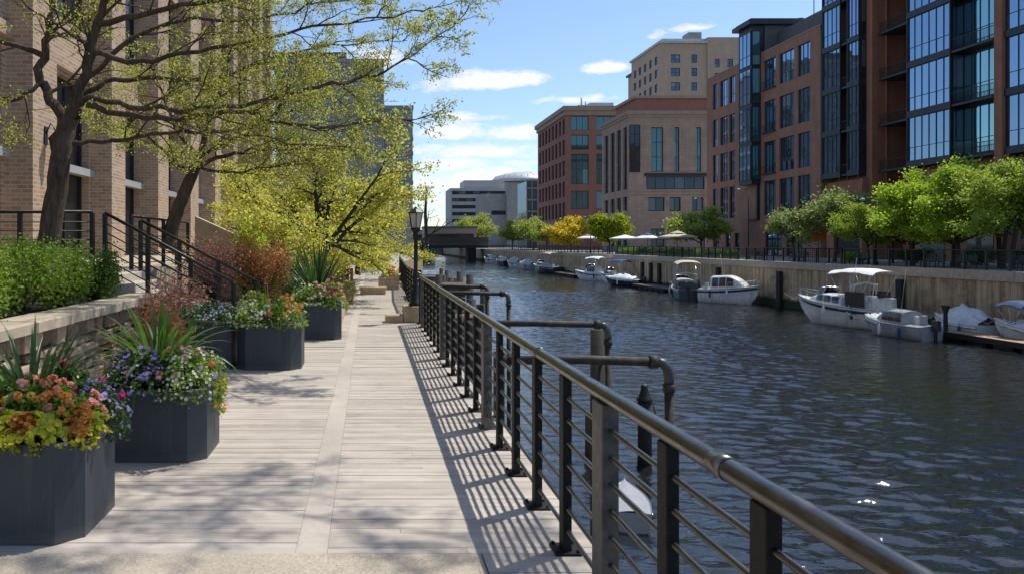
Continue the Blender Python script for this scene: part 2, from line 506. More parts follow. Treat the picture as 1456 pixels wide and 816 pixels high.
M['clear_panel'] = glass_mat('fence_glass', (0.16, 0.17, 0.16), 0.2)
# ---------------------------------------------------------------- special materials
def deck_material():
    t = NT('deck_boards')
    geo = t.n('ShaderNodeNewGeometry')
    r = geo.outputs['Random Per Island']
    v = t.coord((0.7, 9.0, 9.0))
    g = t.noise(v, 3.0, 6, 0.65)
    blot = t.noise(t.coord(), 0.9, 5, 0.6)
    f = t.math('ADD', t.math('MULTIPLY', r, 0.45), t.math('MULTIPLY', g, 0.6))
    c = t.ramp(f, [(0.15, (0.37, 0.32, 0.265)), (0.5, (0.48, 0.42, 0.36)), (0.9, (0.56, 0.495, 0.43))])
    c = t.mix(t.ramp(blot, [(0.42, 0.0), (0.68, 0.35)]), c, (0.30, 0.27, 0.24))
    grime = t.noise(t.coord((1.0, 3.0, 1.0)), 2.3, 7, 0.7)
    c = t.mix(t.ramp(grime, [(0.48, 0.0), (0.70, 0.6)]), c, (0.26, 0.215, 0.18))
    spot = t.noise(t.coord((1.0, 1.6, 1.0)), 5.5, 3, 0.5)
    c = t.mix(t.ramp(spot, [(0.66, 0.0), (0.74, 0.4)]), c, (0.17, 0.145, 0.125))
    nm = t.bump(t.noise(t.coord((1.5, 40.0, 1)), 3.0, 4), 0.35, 0.004)
    return t.done(t.pbsdf(c, 0.8, 0, 0.3, nm))


def concrete_material(name, col, spk=0.25, scale=55):
    t = NT(name)
    v = t.coord()
    big = t.noise(v, 0.8, 5, 0.6)
    fine = t.noise(v, scale, 3, 0.7)
    c = t.ramp(big, [(0.3, [x * 0.82 for x in col]), (0.7, [x * 1.1 for x in col])])
    sp = t.ramp(fine, [(0.35, 1 - spk), (0.6, 1.0), (0.75, 1 + spk * 0.4)])
    c = t.mix(1.0, c, sp, 'MULTIPLY')
    st = t.noise(v, 2.7, 8, 0.72)
    c = t.mix(t.ramp(st, [(0.56, 0.0), (0.75, 0.45)]), c, [x * 0.55 for x in col])
    return t.done(t.pbsdf(c, 0.85, 0, 0.3, t.bump(fine, 0.3, 0.004)))


def water_material():
    t = NT('river_water')
    v = t.coord((0.5, 1.15, 1))
    v2 = t.coord((0.75, 1.5, 1))
    a = t.noise(v, 1.5, 3, 0.55, 0.6)
    b = t.noise(v2, 4.2, 3, 0.6, 0.4)
    big = t.noise(t.coord((0.05, 0.03, 1)), 1.0, 3)
    amp = t.ramp(big, [(0.35, 0.65), (0.65, 1.0)])
    h = t.math('ADD', a, t.math('MULTIPLY', b, 0.26))
    h = t.math('MULTIPLY', h, amp)
    nm = t.bump(h, 1.0, WAVE)
    murk = t.noise(t.coord((0.08, 0.06, 1)), 1.0, 4)
    c = t.mix(murk, (0.005, 0.013, 0.024), (0.020, 0.017, 0.008))
    return t.done(t.pbsdf(c, 0.06, 0, 0.5, nm, ior=1.68))


def quay_material():
    t = NT('quay_concrete')
    tc = t.n('ShaderNodeTexCoord')
    sp = t.n('ShaderNodeSeparateXYZ'); t.t.links.new(tc.outputs['Object'], sp.inputs[0])
    st = t.noise(t.coord((1, 1.6, 0.07)), 1.6, 6, 0.68)
    st2 = t.noise(t.coord((1, 5.5, 0.25)), 1.0, 4, 0.6)
    c = t.ramp(t.math('ADD', t.math('MULTIPLY', st, 0.65), t.math('MULTIPLY', st2, 0.4)),
               [(0.34, (0.13, 0.085, 0.05)), (0.45, (0.34, 0.24, 0.145)), (0.57, (0.52, 0.39, 0.25)), (0.74, (0.66, 0.53, 0.37))])
    # board marks: grooves each 0.55 m
    w = t.math('FRACT', t.math('MULTIPLY', sp.outputs[1], 1 / 0.62))
    gr = t.ramp(w, [(0.0, 0.35), (0.05, 1.0), (0.95, 1.0), (1.0, 0.35)])
    c = t.mix(0.35, c, t.mix(1.0, c, gr, 'MULTIPLY'))
    blotch = t.noise(t.coord((1, 0.5, 0.6)), 0.9, 6, 0.7)
    c = t.mix(t.ramp(blotch, [(0.48, 0.0), (0.66, 0.7)]), c, (0.15, 0.095, 0.055))
    # algae and damp band just above the water
    wet = t.math('ADD', sp.outputs[2], t.math('MULTIPLY', st, 0.9))
    c = t.mix(t.ramp(t.math('MULTIPLY', t.math('SUBTRACT', wet, WATER + 0.6), 0.8), [(0.46, 1.0), (0.66, 0.0)]), c, (0.035, 0.045, 0.016))
    nm = t.bump(gr, 0.3, 0.02)
    return t.done(t.pbsdf(c, 0.88, 0, 0.3, nm))


def stone_wall_material():
    t = NT('rubble_stone')
    geo = t.n('ShaderNodeNewGeometry')
    r = geo.outputs['Random Per Island']
    v = t.coord()
    n = t.noise(v, 7, 6, 0.7)
    f = t.math('ADD', t.math('MULTIPLY', r, 0.65), t.math('MULTIPLY', n, 0.45))
    c = t.ramp(f, [(0.1, (0.12, 0.08, 0.055)), (0.4, (0.26, 0.185, 0.13)), (0.65, (0.38, 0.285, 0.205)), (0.95, (0.52, 0.42, 0.32))])
    return t.done(t.pbsdf(c, 0.9, 0, 0.3, t.bump(t.noise(v, 16, 6, 0.7), 0.9, 0.03)))


def steel_material():
    t = NT('brushed_handrail')
    v = t.coord((6, 1.0, 6))
    n = t.noise(v, 6, 5, 0.6)
    c = t.ramp(n, [(0.3, (0.12, 0.115, 0.105)), (0.7, (0.23, 0.22, 0.205))])
    r = t.ramp(t.noise(t.coord(), 9, 6, 0.7), [(0.3, 0.22), (0.7, 0.42)])
    return t.done(t.pbsdf(c, r, 1.0, 0.5))


WAVE = 0.07
M['deck'] = deck_material()
M['slab'] = concrete_material('sandy_concrete', (0.50, 0.43, 0.34), 0.35, 60)
M['strip'] = concrete_material('pale_concrete', (0.49, 0.43, 0.37), 0.10, 30)
M['paving'] = concrete_material('far_paving', (0.40, 0.37, 0.33), 0.15, 20)
M['ground'] = concrete_material('city_ground', (0.14, 0.135, 0.125), 0.2, 8)
M['water'] = water_material()
M['quay'] = quay_material()
M['rubble'] = stone_wall_material()
M['handrail'] = steel_material()

# ---------------------------------------------------------------- setting
BANK = [(1.28, -40), (1.28, 42), (3, 72), (9, 130), (13, 200), (14.5, 280), (15, 420)]
mb = MB()
lo = -0.10
for (xa, ya), (xb, yb) in zip(BANK[:-1], BANK[1:]):
    mb.quad((-2500, ya, lo), (xa, ya, lo), (xb, yb, lo), (-2500, yb, lo))
mb.quad((QX + 0.3, -40, lo), (2500, -40, lo), (2500, 420, lo), (QX + 0.3, 420, lo))
mb.quad((-2500, 420, lo), (2500, 420, lo), (2500, 4000, lo), (-2500, 4000, lo))
mb.quad((-2500, -200, lo), (2500, -200, lo), (2500, -40, lo), (-2500, -40, lo))
mb.quad((-40, 420, WATER - 2), (60, 420, WATER - 2), (60, 420, lo), (-40, 420, lo))
mb.quad((-40, -40, WATER - 2), (60, -40, WATER - 2), (60, -40, lo), (-40, -40, lo))
mb.quad((-10, -60, WATER - 2), (60, -60, WATER - 2), (60, 440, WATER - 2), (-10, 440, WATER - 2))
tag(mb.build('ground', M['ground']), kind='structure')
def wave(X, Y, lmin):
    r = np.random.default_rng(3)
    Z = np.zeros_like(X)
    for k in range(46):
        lam = 0.33 * (1.35 / 0.33) ** r.random()
        th = r.normal(0, 0.30) + (0.16 if k % 3 else -0.3)
        ph = r.uniform(0, 6.283); amp = 0.0054 * lam ** 0.9 * r.uniform(0.6, 1.4)
        if lam < lmin: continue
        kx, ky = math.sin(th) * 6.283 / lam, math.cos(th) * 6.283 / lam
        Z += amp * np.sin(kx * X + ky * Y + ph + 0.9 * np.sin(0.21 * X + 0.17 * Y + ph * 3))
    gust = 0.85 + 0.40 * np.sin(0.16 * X + 0.07 * Y + 1) * np.sin(0.09 * Y - 0.17 * X) + 0.15 * np.sin(0.31 * X - 0.12 * Y)
    return Z * gust


def water_grid(xs, ys, lmin):
    X, Y = np.meshgrid(xs, ys)
    V = np.stack([X, Y, WATER + wave(X, Y, lmin)], -1).reshape(-1, 3)
    n, m = len(xs), len(ys)
    i = (np.arange(m - 1)[:, None] * n + np.arange(n - 1)[None, :]).ravel()
    return V, np.stack([i, i + 1, i + n + 1, i + n], 1)


V1, F1 = water_grid(np.arange(1.0, 40.41, 0.14), np.arange(4.0, 100.05, 0.105), 0.3)
V2, F2 = water_grid(np.arange(1.0, 40.41, 0.5), np.concatenate([np.arange(99.97, 180, 0.3), np.arange(180, 431, 0.8)]), 0.85)
V3, F3 = water_grid(np.arange(1.0, 40.41, 1.0), np.arange(-45, 4.2, 1.0), 2.0)
VV = np.concatenate([V1, V2, V3]).astype(np.float32)
FF = np.concatenate([F1, F2 + len(V1), F3 + len(V1) + len(V2)]).astype(np.int32)
me = bpy.data.meshes.new('river_water')
me.vertices.add(len(VV)); me.vertices.foreach_set('co', VV.ravel())
me.loops.add(FF.size); me.loops.foreach_set('vertex_index', FF.ravel())
me.polygons.add(len(FF)); me.polygons.foreach_set('loop_start', np.arange(0, FF.size, 4, dtype=np.int32))
me.polygons.foreach_set('use_smooth', np.ones(len(FF), dtype=bool))
me.update(calc_edges=True); me.materials.append(M['water'])
ow_ = bpy.data.objects.new('river_water', me); COL.objects.link(ow_); tag(ow_, kind='structure')
# bank wall under the promenade
mb = MB()
for (xa, ya), (xb, yb) in zip(BANK[:-1], BANK[1:]):
    mb.quad((xa + .004, ya, WATER - 1.5), (xb + .004, yb, WATER - 1.5), (xb + .004, yb, -0.02), (xa + .004, ya, -0.02))
    mb.quad((xa + .004, ya, -0.02), (xb + .004, yb, -0.02), (xb - .4, yb, -0.02), (xa - .4, ya, -0.02))
tag(mb.build('river_bank', M['quay']), kind='structure')

# promenade boards: real planks laid across the walk with narrow gaps
mb = MB()
y = 4.385
DL = -3.62
while y < 44:
    w = 0.078
    if not (12.86 < y + w / 2 < 13.16):
        for (xa, xb) in ((DL, -0.4208), (-0.2392, 1.30)):
            cuts = [xa]
            if xb - xa > 1.4 and rnd.random() < 0.12: cuts.append(xa + (xb - xa) * rnd.uniform(0.25, 0.75))
            cuts.append(xb)
            for c0, c1 in zip(cuts[:-1], cuts[1:]):
                dz = rnd.uniform(-0.0025, 0.0025)
                g = 0.0006 + rnd.random() * 0.0011
                mb.box(c0 + 0.001, c1 - 0.001, y + g, y + w - g, -0.05, dz)
    y += w
yy = 0.5
while yy < 4.30:
    g = 0.004
    mb.box(0.64, 1.30, yy + g, yy + 0.145 - g, -0.05, rnd.uniform(-0.0025, 0.0025))
    yy += 0.145
tag(mb.build('promenade_deck', M['deck']), kind='structure')
mb = MB()
mb.box(-0.42, -0.24, 4.385, 44, -0.05, -0.001)
mb.box(DL, -0.422, 12.90, 13.14, -0.05, 0.0005); mb.box(-0.238, 1.30, 12.90, 13.14, -0.05, 0.0005)
tag(mb.build('concrete_strip', M['strip']), kind='structure')
mb = MB()
mb.box(DL, 0.63, -20, 4.372, -0.09, 0.004)
tag(mb.build('promenade_slab', M['slab']), kind='structure')
mb = MB()
mb.box(DL, 1.28, -20, 45, -0.098, -0.052)
for i, ((xa, ya), (xb, yb)) in enumerate(zip(BANK[1:-1], BANK[2:])):
    mb.quad((xa - 6, max(ya, 45.2), -0.03), (xa, max(ya, 45.2), -0.03), (xb, yb, -0.03), (xb - 6, yb, -0.03))
tag(mb.build('promenade_base', M['paving']), kind='structure')

# far promenade
mb = MB()
mb.box(QX + 0.9, BX + 30, -20, 400, -0.09, -0.004)
tag(mb.build('far_promenade', M['paving']), kind='structure')

# far quay wall
qw = thing('quay_wall', 'long stained concrete quay wall behind the moored boats', 'quay wall', (QX, 120, WATER))
mb = MB()
oy = -120
mb.box(0.12, 1.0, -160 + 0, 300, -2, -WATER - 0.62)
mb.build('wall', M['quay'], qw, (0, 0, 0))
for o in [x for x in COL.objects if x.parent == qw]:
    # keep object space aligned with the world heights used by the stain shader
    o.location = (0, 0, -WATER)
    for vtx in o.data.vertices: vtx.co.z += WATER
mb = MB()
for k in range(-38, 75):
    y0 = k * 4.0
    mb.bbox(0.0, 1.05, y0 + 0.012, y0 + 3.988, -WATER - 0.618, -WATER + 0.02, 0.02)
mb.build('coping', M['limestone'], qw)

# ---------------------------------------------------------------- left bed, wall, terrace, stairs
WX = -3.56
sw = thing('retaining_wall', 'rough rubble stone retaining wall with pale cap holding the shrub bed', 'stone wall', (WX, 8, 0))
mb = MB()
z = 0.0
while z < 0.80:
    hgt = rnd.uniform(0.09, 0.19)
    if z + hgt > 0.72: hgt = 0.82 - z
    yy = -6.0
    while yy < 4.6:
        L = rnd.uniform(0.12, 0.42)
        y1 = min(yy + L, 4.6)
        dx = rnd.uniform(-0.06, 0.035)
        g = 0.008
        x0, x1, z0, z1, ya, yb = -0.35, dx, z + g, z + hgt - g, yy + g, y1 - g
        b = 0.012
        j = lambda a=0.012: rnd.uniform(-a, a)
        vs = [(x0, ya, z0), (x0, yb, z0), (x0, yb, z1), (x0, ya, z1),
              (x1 - b * 2, ya + j(), z0 + j()), (x1 - b * 2, yb + j(), z0 + j()), (x1 - b * 2, yb + j(), z1 + j()), (x1 - b * 2, ya + j(), z1 + j()),
              (x1 + j(.02), ya + .03, z0 + .02), (x1 + j(.02), yb - .03, z0 + .02), (x1 + j(.02), yb - .03, z1 - .02), (x1 + j(.02), ya + .03, z1 - .02)]
        fs = [(0, 1, 2, 3), (8, 9, 10, 11)]
        for q in range(4):
            q2 = (q + 1) % 4
            fs += [(q, q2, 4 + q2, 4 + q), (4 + q, 4 + q2, 8 + q2, 8 + q)]
        mb.add(vs, fs)
        yy = y1
    z += hgt
mb.build('stonework', M['rubble'], sw)
mb = MB()
mb.box(-0.34, -0.09, -6, 4.6, 0, 0.81)
mb.build('mortar_core', M['soil'], sw)
mb = MB()
yy = -6.0
while yy < 4.65:
    L = rnd.uniform(0.75, 1.05)
    mb.bbox(-0.40, 0.09 + rnd.uniform(-.012, .012), yy + 0.004, min(yy + L, 4.68) - 0.004, 0.825, 0.945 + rnd.uniform(-.006, .006), 0.014)
    yy += L
mb.build('cap', M['limestone'], sw)

mb = MB()
mb.quad((-9.7, 2, 0.84), (WX - 0.42, 2, 0.84), (WX - 0.42, 12.65, 0.84), (-9.7, 12.65, 0.84))
mb.box(-6.0, DL - 0.9, 2, 12.6, 0.0, 0.835)
tag(mb.build('bed_soil', M['soil']), kind='structure')
mb = MB()
mb.box(-9.74, -4.45, 12.72, 75, -0.05, 1.25)
mb.box(-9.74, -6.0, 0, 12.715, -0.05, 0.82)
tag(mb.build('terrace', M['limestone']), kind='structure')
mb = MB()
for k in range(8):
    x1 = -2.30 - k * 0.27
    mb.bbox(-4.45, x1, 12.95, 14.6, k * 0.156 + (0.0 if k else -0.04), (k + 1) * 0.156 - (0.004 if k == 7 else 0), 0.012)
tag(mb.build('terrace_steps', M['limestone'] if False else M['strip']), 'pale stone steps climbing from the boardwalk to the terrace', 'steps')
mb = MB()
mb.box(-4.44, -0.75, 14.75, 19.6, -0.05, 0.42)
mb.box(-4.44, -0.95, 20.2, 44, -0.05, 0.30)
tag(mb.build('planting_bed', M['soil']), kind='structure')
mb = MB()
mb.bbox(-0.75, -0.60, 14.75, 19.6, -0.05, 0.46, 0.015); mb.bbox(-4.44, -0.755, 14.62, 14.745, -0.05, 0.46, 0.01)
mb.bbox(-0.95, -0.82, 20.2, 44, -0.05, 0.34, 0.015)
tag(mb.build('bed_kerb', M['limestone']), kind='structure')

# sloped stucco wall beside the farther stair, and glass fence
mb = MB()
mb.yprism([(-4.44, 0.0), (-1.55, 0.0), (-1.55, 1.15), (-4.44, 2.45)], 19.7, 20.1)
tag(mb.build('stair_side_wall', M['stucco']), 'sloping tan stucco wall behind the red shrubs', 'side wall')
gf = thing('glass_fence', 'low glass panel fence beyond the small left lamp post', 'fence', (-1.95, 21, 0.30))
for k in range(4):
    mb = MB(); mb.box(-0.012, 0.012, k * 0.9 + 0.05, k * 0.9 + 0.85, 0.1, 1.35); mb.build('glass_panel', M['clear_panel'], gf)
for k in range(5):
    mb = MB(); mb.box(-0.025, 0.025, k * 0.9 - 0.025, k * 0.9 + 0.025, 0, 1.4); mb.build('post', M['black_metal'], gf)


# ---------------------------------------------------------------- railings
def rail_curve(y):
    pts = [(0.6, 1.185), (1.7, 1.16), (2.6, 1.14), (3.7, 1.125), (6, 1.12), (17.2, 1.12)]
    for (a, xa), (b, xb) in zip(pts[:-1], pts[1:]):
        if y <= b: return xa + (xb - xa) * (y - a) / (b - a)
    return 1.12


rl = thing('promenade_railing', 'black post railing with steel tube handrail along the near boardwalk edge', 'railing', (1.12, 1, 0))
ys = [2.24, 2.94, 3.69, 4.43] + [4.43 + 0.74 * k for k in range(1, 18)]
for i, y in enumerate([0.9, 1.55] + ys):
    mb = MB()
    x = rail_curve(y) - 1.12
    wide = abs(y - 3.69) < 0.01 or (i > 6 and i % 6 == 3)
    a, b = (0.040, 0.082) if wide else (0.025, 0.048)
    mb.bbox(x - a, x + a, y - 1 - b, y - 1 + b, 0.0, 1.0, 0.004)
    mb.bbox(x - 0.075, x + 0.075, y - 1 - 0.085, y - 1 + 0.085, -0.04, 0.014, 0.003)
    for sx in (-1, 1):
        for sy in (-1, 1):
            mb.lathe([(0.011, 0.014), (0.011, 0.026), (0.0, 0.03)], (x + sx * 0.056, y - 1 + sy * 0.066, 0), 6)
    mb.build('post', M['grey_steel'] if wide else M['rail_post'], rl)
hp = [0.6 + 0.2 * k for k in range(18)] + [4.2 + 0.8 * k for k in range(17)]
mb = MB()
mb.tube([(rail_curve(y) - 1.12, y - 1, 1.035) for y in hp], 0.037, 20)
for yj in (2.5, 5.1, 8.9, 12.7):
    mb.tube([(rail_curve(yj) - 1.12, yj - 1.05, 1.035), (rail_curve(yj) - 1.12, yj - 0.95, 1.035)], 0.0395, 20)
mb.build('handrail', M['handrail'], rl)
for k in range(7):
    z = 0.13 + k * 0.125
    mb = MB(); mb.tube([(rail_curve(y) - 1.12, y - 1, z) for y in hp], 0.0125, 8)
    mb.build('rail_bar', M['handrail'], rl)

rl2 = thing('promenade_railing', 'farther stretch of black railing beyond the lamp post on the boardwalk', 'railing', (1.2, 18, 0))
fx = lambda y: 0.0 + max(0, y - 6) * 0.026
yy = 0.0
while yy < 27:
    mb = MB(); mb.box(fx(yy) - .03, fx(yy) + .03, yy - .05, yy + .05, 0, 1.0); mb.build('post', M['rail_post'], rl2); yy += 1.35
mb = MB(); mb.tube([(fx(y), y, 1.03) for y in (0, 6, 12, 20, 27)], 0.037, 10); mb.build('handrail', M['handrail'], rl2)
for k in range(7):
    mb = MB(); mb.tube([(fx(y), y, 0.13 + k * .125) for y in (0, 6, 12, 20, 27)], 0.0125, 5); mb.build('rail_bar', M['handrail'], rl2)


def bar_fence(name, label, a, b, height, nb, post_gap, mat, rtop=0.03, post=0.035, loc=None, verticals=0):
    a, b = Vector(a), Vector(b)
    o = thing(name, label, 'railing', a)
    d = b - a
    L = math.hypot(d.x, d.y)
    n = max(1, round(L / post_gap))
    for k in range(n + 1):
        p = d * (k / n)
        mb = MB(); mb.bbox(p.x - post, p.x + post, p.y - post, p.y + post, p.z - 0.0, p.z + height - rtop * 0.5, 0.004); mb.build('post', mat, o)
    up = Vector((0, 0, 1))
    mb = MB(); mb.tube([up * height, d + up * height], rtop, 10); mb.build('handrail', mat, o)
    for k in range(nb):
        z = up * (0.12 + (height - 0.2) * k / max(1, nb - 0.4))
        mb = MB(); mb.tube([z, d + z], 0.011, 6); mb.build('rail_bar', mat, o)
    if verticals:
        mb = MB()
        nv = int(L / verticals)
        for k in range(nv):
            p = d * ((k + 0.5) / nv)
            mb.box(p.x - .009, p.x + .009, p.y - .009, p.y + .009, p.z + 0.12, p.z + height)
        mb.build('pickets', mat, o)
    return o


bm_ = M['black_metal']
bar_fence('stair_railing', 'nearer sloping black stair rail beside the shrub bed', (-4.44, 13.0, 1.23), (-2.28, 13.0, 0.06), 1.04, 6, 0.75, bm_, 0.028)
bar_fence('stair_railing', 'farther sloping black stair rail on the side of the red shrubs', (-4.3, 14.55, 1.16), (-2.1, 14.55, 0.0), 1.04, 6, 0.75, bm_, 0.028)
bar_fence('terrace_railing', 'black terrace railing running behind the near tree trunk', (-9.4, 12.85, 1.25), (-4.6, 12.85, 1.25), 1.03, 6, 1.2, bm_, 0.028)
bar_fence('terrace_railing', 'black terrace railing set back along the far side of the stair head', (-4.55, 14.8, 1.25), (-4.55, 19.4, 1.25), 1.03, 5, 1.15, bm_, 0.026)

# far quay railings, one per stretch
for i, (y0, y1, lab) in enumerate([(30, 66, 'black quay railing in front of the bright green trees on the right'), (66.4, 100, 'black quay railing above the white cabin cruisers'),
                                   (100.4, 150, 'black quay railing in front of the parasol terrace'), (150.4, 265, 'black quay railing leading up to the bridge')]):
    bar_fence('quay_railing', lab, (QX + 0.55, y0, 0.02), (QX + 0.55, y1, 0.02), 1.3, 6 if i < 2 else 4, 1.9 if i < 2 else 2.6, M['black_metal'], 0.045, 0.06, None, 0.0 if i < 1 else 0.3)
# ---------------------------------------------------------------- plants
def blades(n, L, w, spread=0.35, droop=1.0, seed=1, base_r=0.06):
    """arching strap leaves; six-segment ribbons folded along the midrib"""
    r = random.Random(seed)
    V = []
    for i in range(n):
        az = r.uniform(0, 2 * math.pi)
        tilt = r.random() ** 0.8 * 1.05 * (0.45 + spread)
        ln = L * r.uniform(0.65, 1.1) * (1.0 - 0.15 * tilt)
        dr = droop * r.uniform(0.5, 1.5) * (0.25 + tilt)
        p = Vector((math.cos(az), math.sin(az), 0)) * base_r * r.random()
        seg = 7
        side = Vector((-math.sin(az), math.cos(az), 0))
        side = (side + Vector((r.uniform(-.3, .3), r.uniform(-.3, .3), r.uniform(-.25, .25)))).normalized()
        e = tilt
        prev = None
        for k in range(seg + 1):
            t = k / seg
            ww = w * r.uniform(0.96, 1.04) * (0.55 + 1.2 * t - 1.72 * t * t) if t < 0.5 else w * (0.72 * (1 - ((t - 0.5) / 0.5) ** 1.8) + 0.02)
            d = Vector((math.cos(az) * math.sin(e), math.sin(az) * math.sin(e), math.cos(e)))
            nrm = d.cross(side)
            row = (p - side * ww * .5 + nrm * ww * .18, p.copy(), p + side * ww * .5 + nrm * ww * .18)
            if prev:
                V += [prev[0], prev[1], row[1], row[0], prev[1], prev[2], row[2], row[1]]
            prev = row
            p = p + d * (ln / seg)
            e = min(2.75, e + dr / seg)
    return np.array([tuple(v) for v in V])


def strap_mesh_connected(name, V, mat, parent=None, loc=(0, 0, 0)):
    """one island per blade: weld the rows"""
    nb = len(V) // (7 * 8)
    mb = MB()
    for b in range(nb):
        q = V[b * 56:(b + 1) * 56].reshape(7, 8, 3)
        vs = [q[0][0], q[0][1], q[0][5]]
        for k in range(7): vs += [q[k][3], q[k][2], q[k][6]]
        fs = []
        for k in range(7):
            o = k * 3
            fs += [(o, o + 1, o + 4, o + 3), (o + 1, o + 2, o + 5, o + 4)]
        mb.add(vs, fs, True)
    return mb.build(name, mat, parent, loc)


def dome(n, rx, ry, h, top=0.35, lump=0.25):
    """points near the skin of a lumpy low dome, with outward normals"""
    a = rng.uniform(0, 2 * math.pi, n)
    r = np.sqrt(rng.uniform(0, 1, n))
    z = np.sqrt(np.maximum(0, 1 - r ** 2.2))
    lum = 1 + lump * np.sin(a * 3 + rx * 40) * r + rng.normal(0, 0.05, n)
    P = np.stack([np.cos(a) * r * rx * lum, np.sin(a) * r * ry * lum, z * h * (0.8 + 0.3 * np.sin(a * 5 + r * 7))], 1)
    N = unit(np.stack([np.cos(a) * r, np.sin(a) * r, z * 0.8 + 0.25], 1))
    P -= N * (rng.uniform(0, 1, n) ** 2)[:, None] * top * h
    return P, N


def mound(name, label, cat, loc, rx, ry, h, leafm, nleaf, lsize, flowers=(), group=None, skirt=0.0, aspect=0.7, ruffled=0):
    """a low flowering plant: leaf mass, then each colour of bloom as a part"""
    o = thing(name, label, cat, loc, 0, group)
    P, N = dome(nleaf, rx, ry, h)
    if skirt:
        k = int(nleaf * 0.3)
        a = rng.uniform(0, 2 * math.pi, k)
        Q = np.stack([np.cos(a) * rx * 1.02, np.sin(a) * ry * 1.02, -rng.uniform(0, skirt, k)], 1) + rng.normal(0, 0.015, (k, 3))
        P = np.concatenate([P, Q]); N = np.concatenate([N, np.stack([np.cos(a), np.sin(a), a * 0 + .3], 1)])
    np_obj('foliage', leaf_verts(P, lsize, aspect, 1.2, 0.4, N * 0.6), 4, leafm, o)
    if ruffled:     # lobed round leaves, each a whorl of rounded lobes
        P, N = dome(ruffled, rx, ry, h * 1.05, 0.12, 0.15)
        N = unit(N + np.array([0, -.35, .5]))
        np_obj('ruffled_leaves', flower_verts(P, N, lsize * 0.62, 6), 4, leafm, o)
    for mat, n, rad, heads in flowers:
        if heads:
            P, N = dome(heads, rx * 0.92, ry * 0.92, h * 1.08, 0.0)
            C, NN = [], []
            for p, nn in zip(P, N):
                k = n
                d = unit(rng.normal(size=(k, 3)) + nn * 0.9)
                C.append(p + nn * 0.01 + d * rad * 1.3); NN.append(d)
            C = np.concatenate(C); NN = np.concatenate(NN)
        else:
            C, NN = dome(n, rx, ry, h * 1.1, 0.03)
            if skirt:
                k = n // 4
                a = rng.uniform(0, 2 * math.pi, k)
                Q = np.stack([np.cos(a) * rx * 1.05, np.sin(a) * ry * 1.05, -rng.uniform(0, skirt, k)], 1) + rng.normal(0, 0.012, (k, 3))
                C = np.concatenate([C, Q]); NN = np.concatenate([NN, np.stack([np.cos(a), np.sin(a), a * 0 + .2], 1)])
        np_obj('blossoms', flower_verts(C, NN, rad), 4, M[mat], o)
    return o


def octa(x0, x1, y0, y1, c):
    return [(x0 + c, y0), (x1 - c, y0), (x1, y0 + c), (x1, y1 - c), (x1 - c, y1), (x0 + c, y1), (x0, y1 - c), (x0, y0 + c)]


def planter(label, x0, x1, y0, y1, h, c=0.13, group='slate planters along the boardwalk'):
    cx, cy = (x0 + x1) / 2, (y0 + y1) / 2
    o = thing('planter', label, 'planter', (cx, cy, 0.003), 0, group)
    hx, hy = (x1 - x0) / 2, (y1 - y0) / 2
    P = octa(-hx, hx, -hy, hy, c)
    t = 0.028
    Q = octa(-hx + t, hx - t, -hy + t, hy - t, c - t * .4)
    n = 8
    e = 0.006
    S = [(x * (1 - e / hx), y * (1 - e / hy)) for x, y in P]
    vs = [(x, y, 0.0) for x, y in P] + [(x, y, h - e) for x, y in P] + [(x, y, h) for x, y in S] + [(x, y, h) for x, y in Q] + [(x, y, h - 0.12) for x, y in Q]
    fs = [tuple(range(n - 1, -1, -1))]
    for k in range(4):
        for i in range(n):
            j = (i + 1) % n
            fs.append((k * n + i, k * n + j, (k + 1) * n + j, (k + 1) * n + i))
    mb = MB(); mb.add(vs, fs); mb.build('box', M['planter'], o)
    mb = MB(); mb.prism(Q, h - 0.11, h - 0.035); mb.build('soil', M['soil'], o)
    return o


GP = 'flowers growing in the slate planters'
planter('nearest slate planter, with lime and rust leaves along its front edge', -2.58, -1.70, 4.50, 5.30, 0.582)
planter('second slate planter from the front, under a big strap leaf plant', -2.16, -1.325, 6.19, 6.97, 0.575)
planter('slate planter standing right of its twin, orange and white flowers on top', -1.86, -0.955, 10.74, 11.55, 0.64, 0.14)
planter('slate planter squeezed behind the others next to the red shrub by the wall', -2.74, -1.93, 10.70, 11.5, 0.66, 0.12)
planter('farthest big slate planter, under pink flowers and a spiky yucca', -1.38, -0.515, 14.14, 14.6, 0.68, 0.12)

# planter 1
mound('coral_bells', 'lime yellow ruffled leaves spilling over the front of the nearest planter', 'plant', (-2.14, 4.70, 0.585), 0.47, 0.24, 0.13, M['lime'], 900, 0.034, (), GP, 0.05, 0.95, 1400)
mound('coral_bells', 'rusty orange ruffled leaves at the front corner of the nearest planter', 'plant', (-1.79, 4.86, 0.60), 0.10, 0.26, 0.13, M['rust'], 120, 0.032, (), GP, 0.03, 0.95, 380)
mound('coral_bells', 'rusty orange ruffled leaves at the left edge of the photo among lime leaves', 'plant', (-2.32, 4.60, 0.60), 0.12, 0.13, 0.13, M['rust'], 120, 0.05, (), GP, 0.03, 0.95, 160)
mound('coral_bells', 'small rusty orange leaf clump in the middle of the lime leaves of the nearest planter', 'plant', (-2.06, 4.60, 0.60), 0.10, 0.11, 0.13, M['rust'], 60, 0.032, (), GP, 0.03, 0.95, 180)
mound('marigold', 'orange blooms between the lime leaves and coral geraniums of the nearest planter', 'flowers', (-2.05, 4.80, 0.66), 0.38, 0.12, 0.13, M['shrub'], 300, 0.04, (('orange', 22, 0.016, 16), ('yellow', 14, 0.014, 5)), GP)
mound('geranium', 'coral pink geraniums in the nearest planter behind lime leaves', 'flowers', (-2.08, 4.92, 0.63), 0.36, 0.17, 0.22, M['shrub'], 900, 0.045, (('coral', 24, 0.018, 26), ('pink', 18, 0.014, 9)), GP)
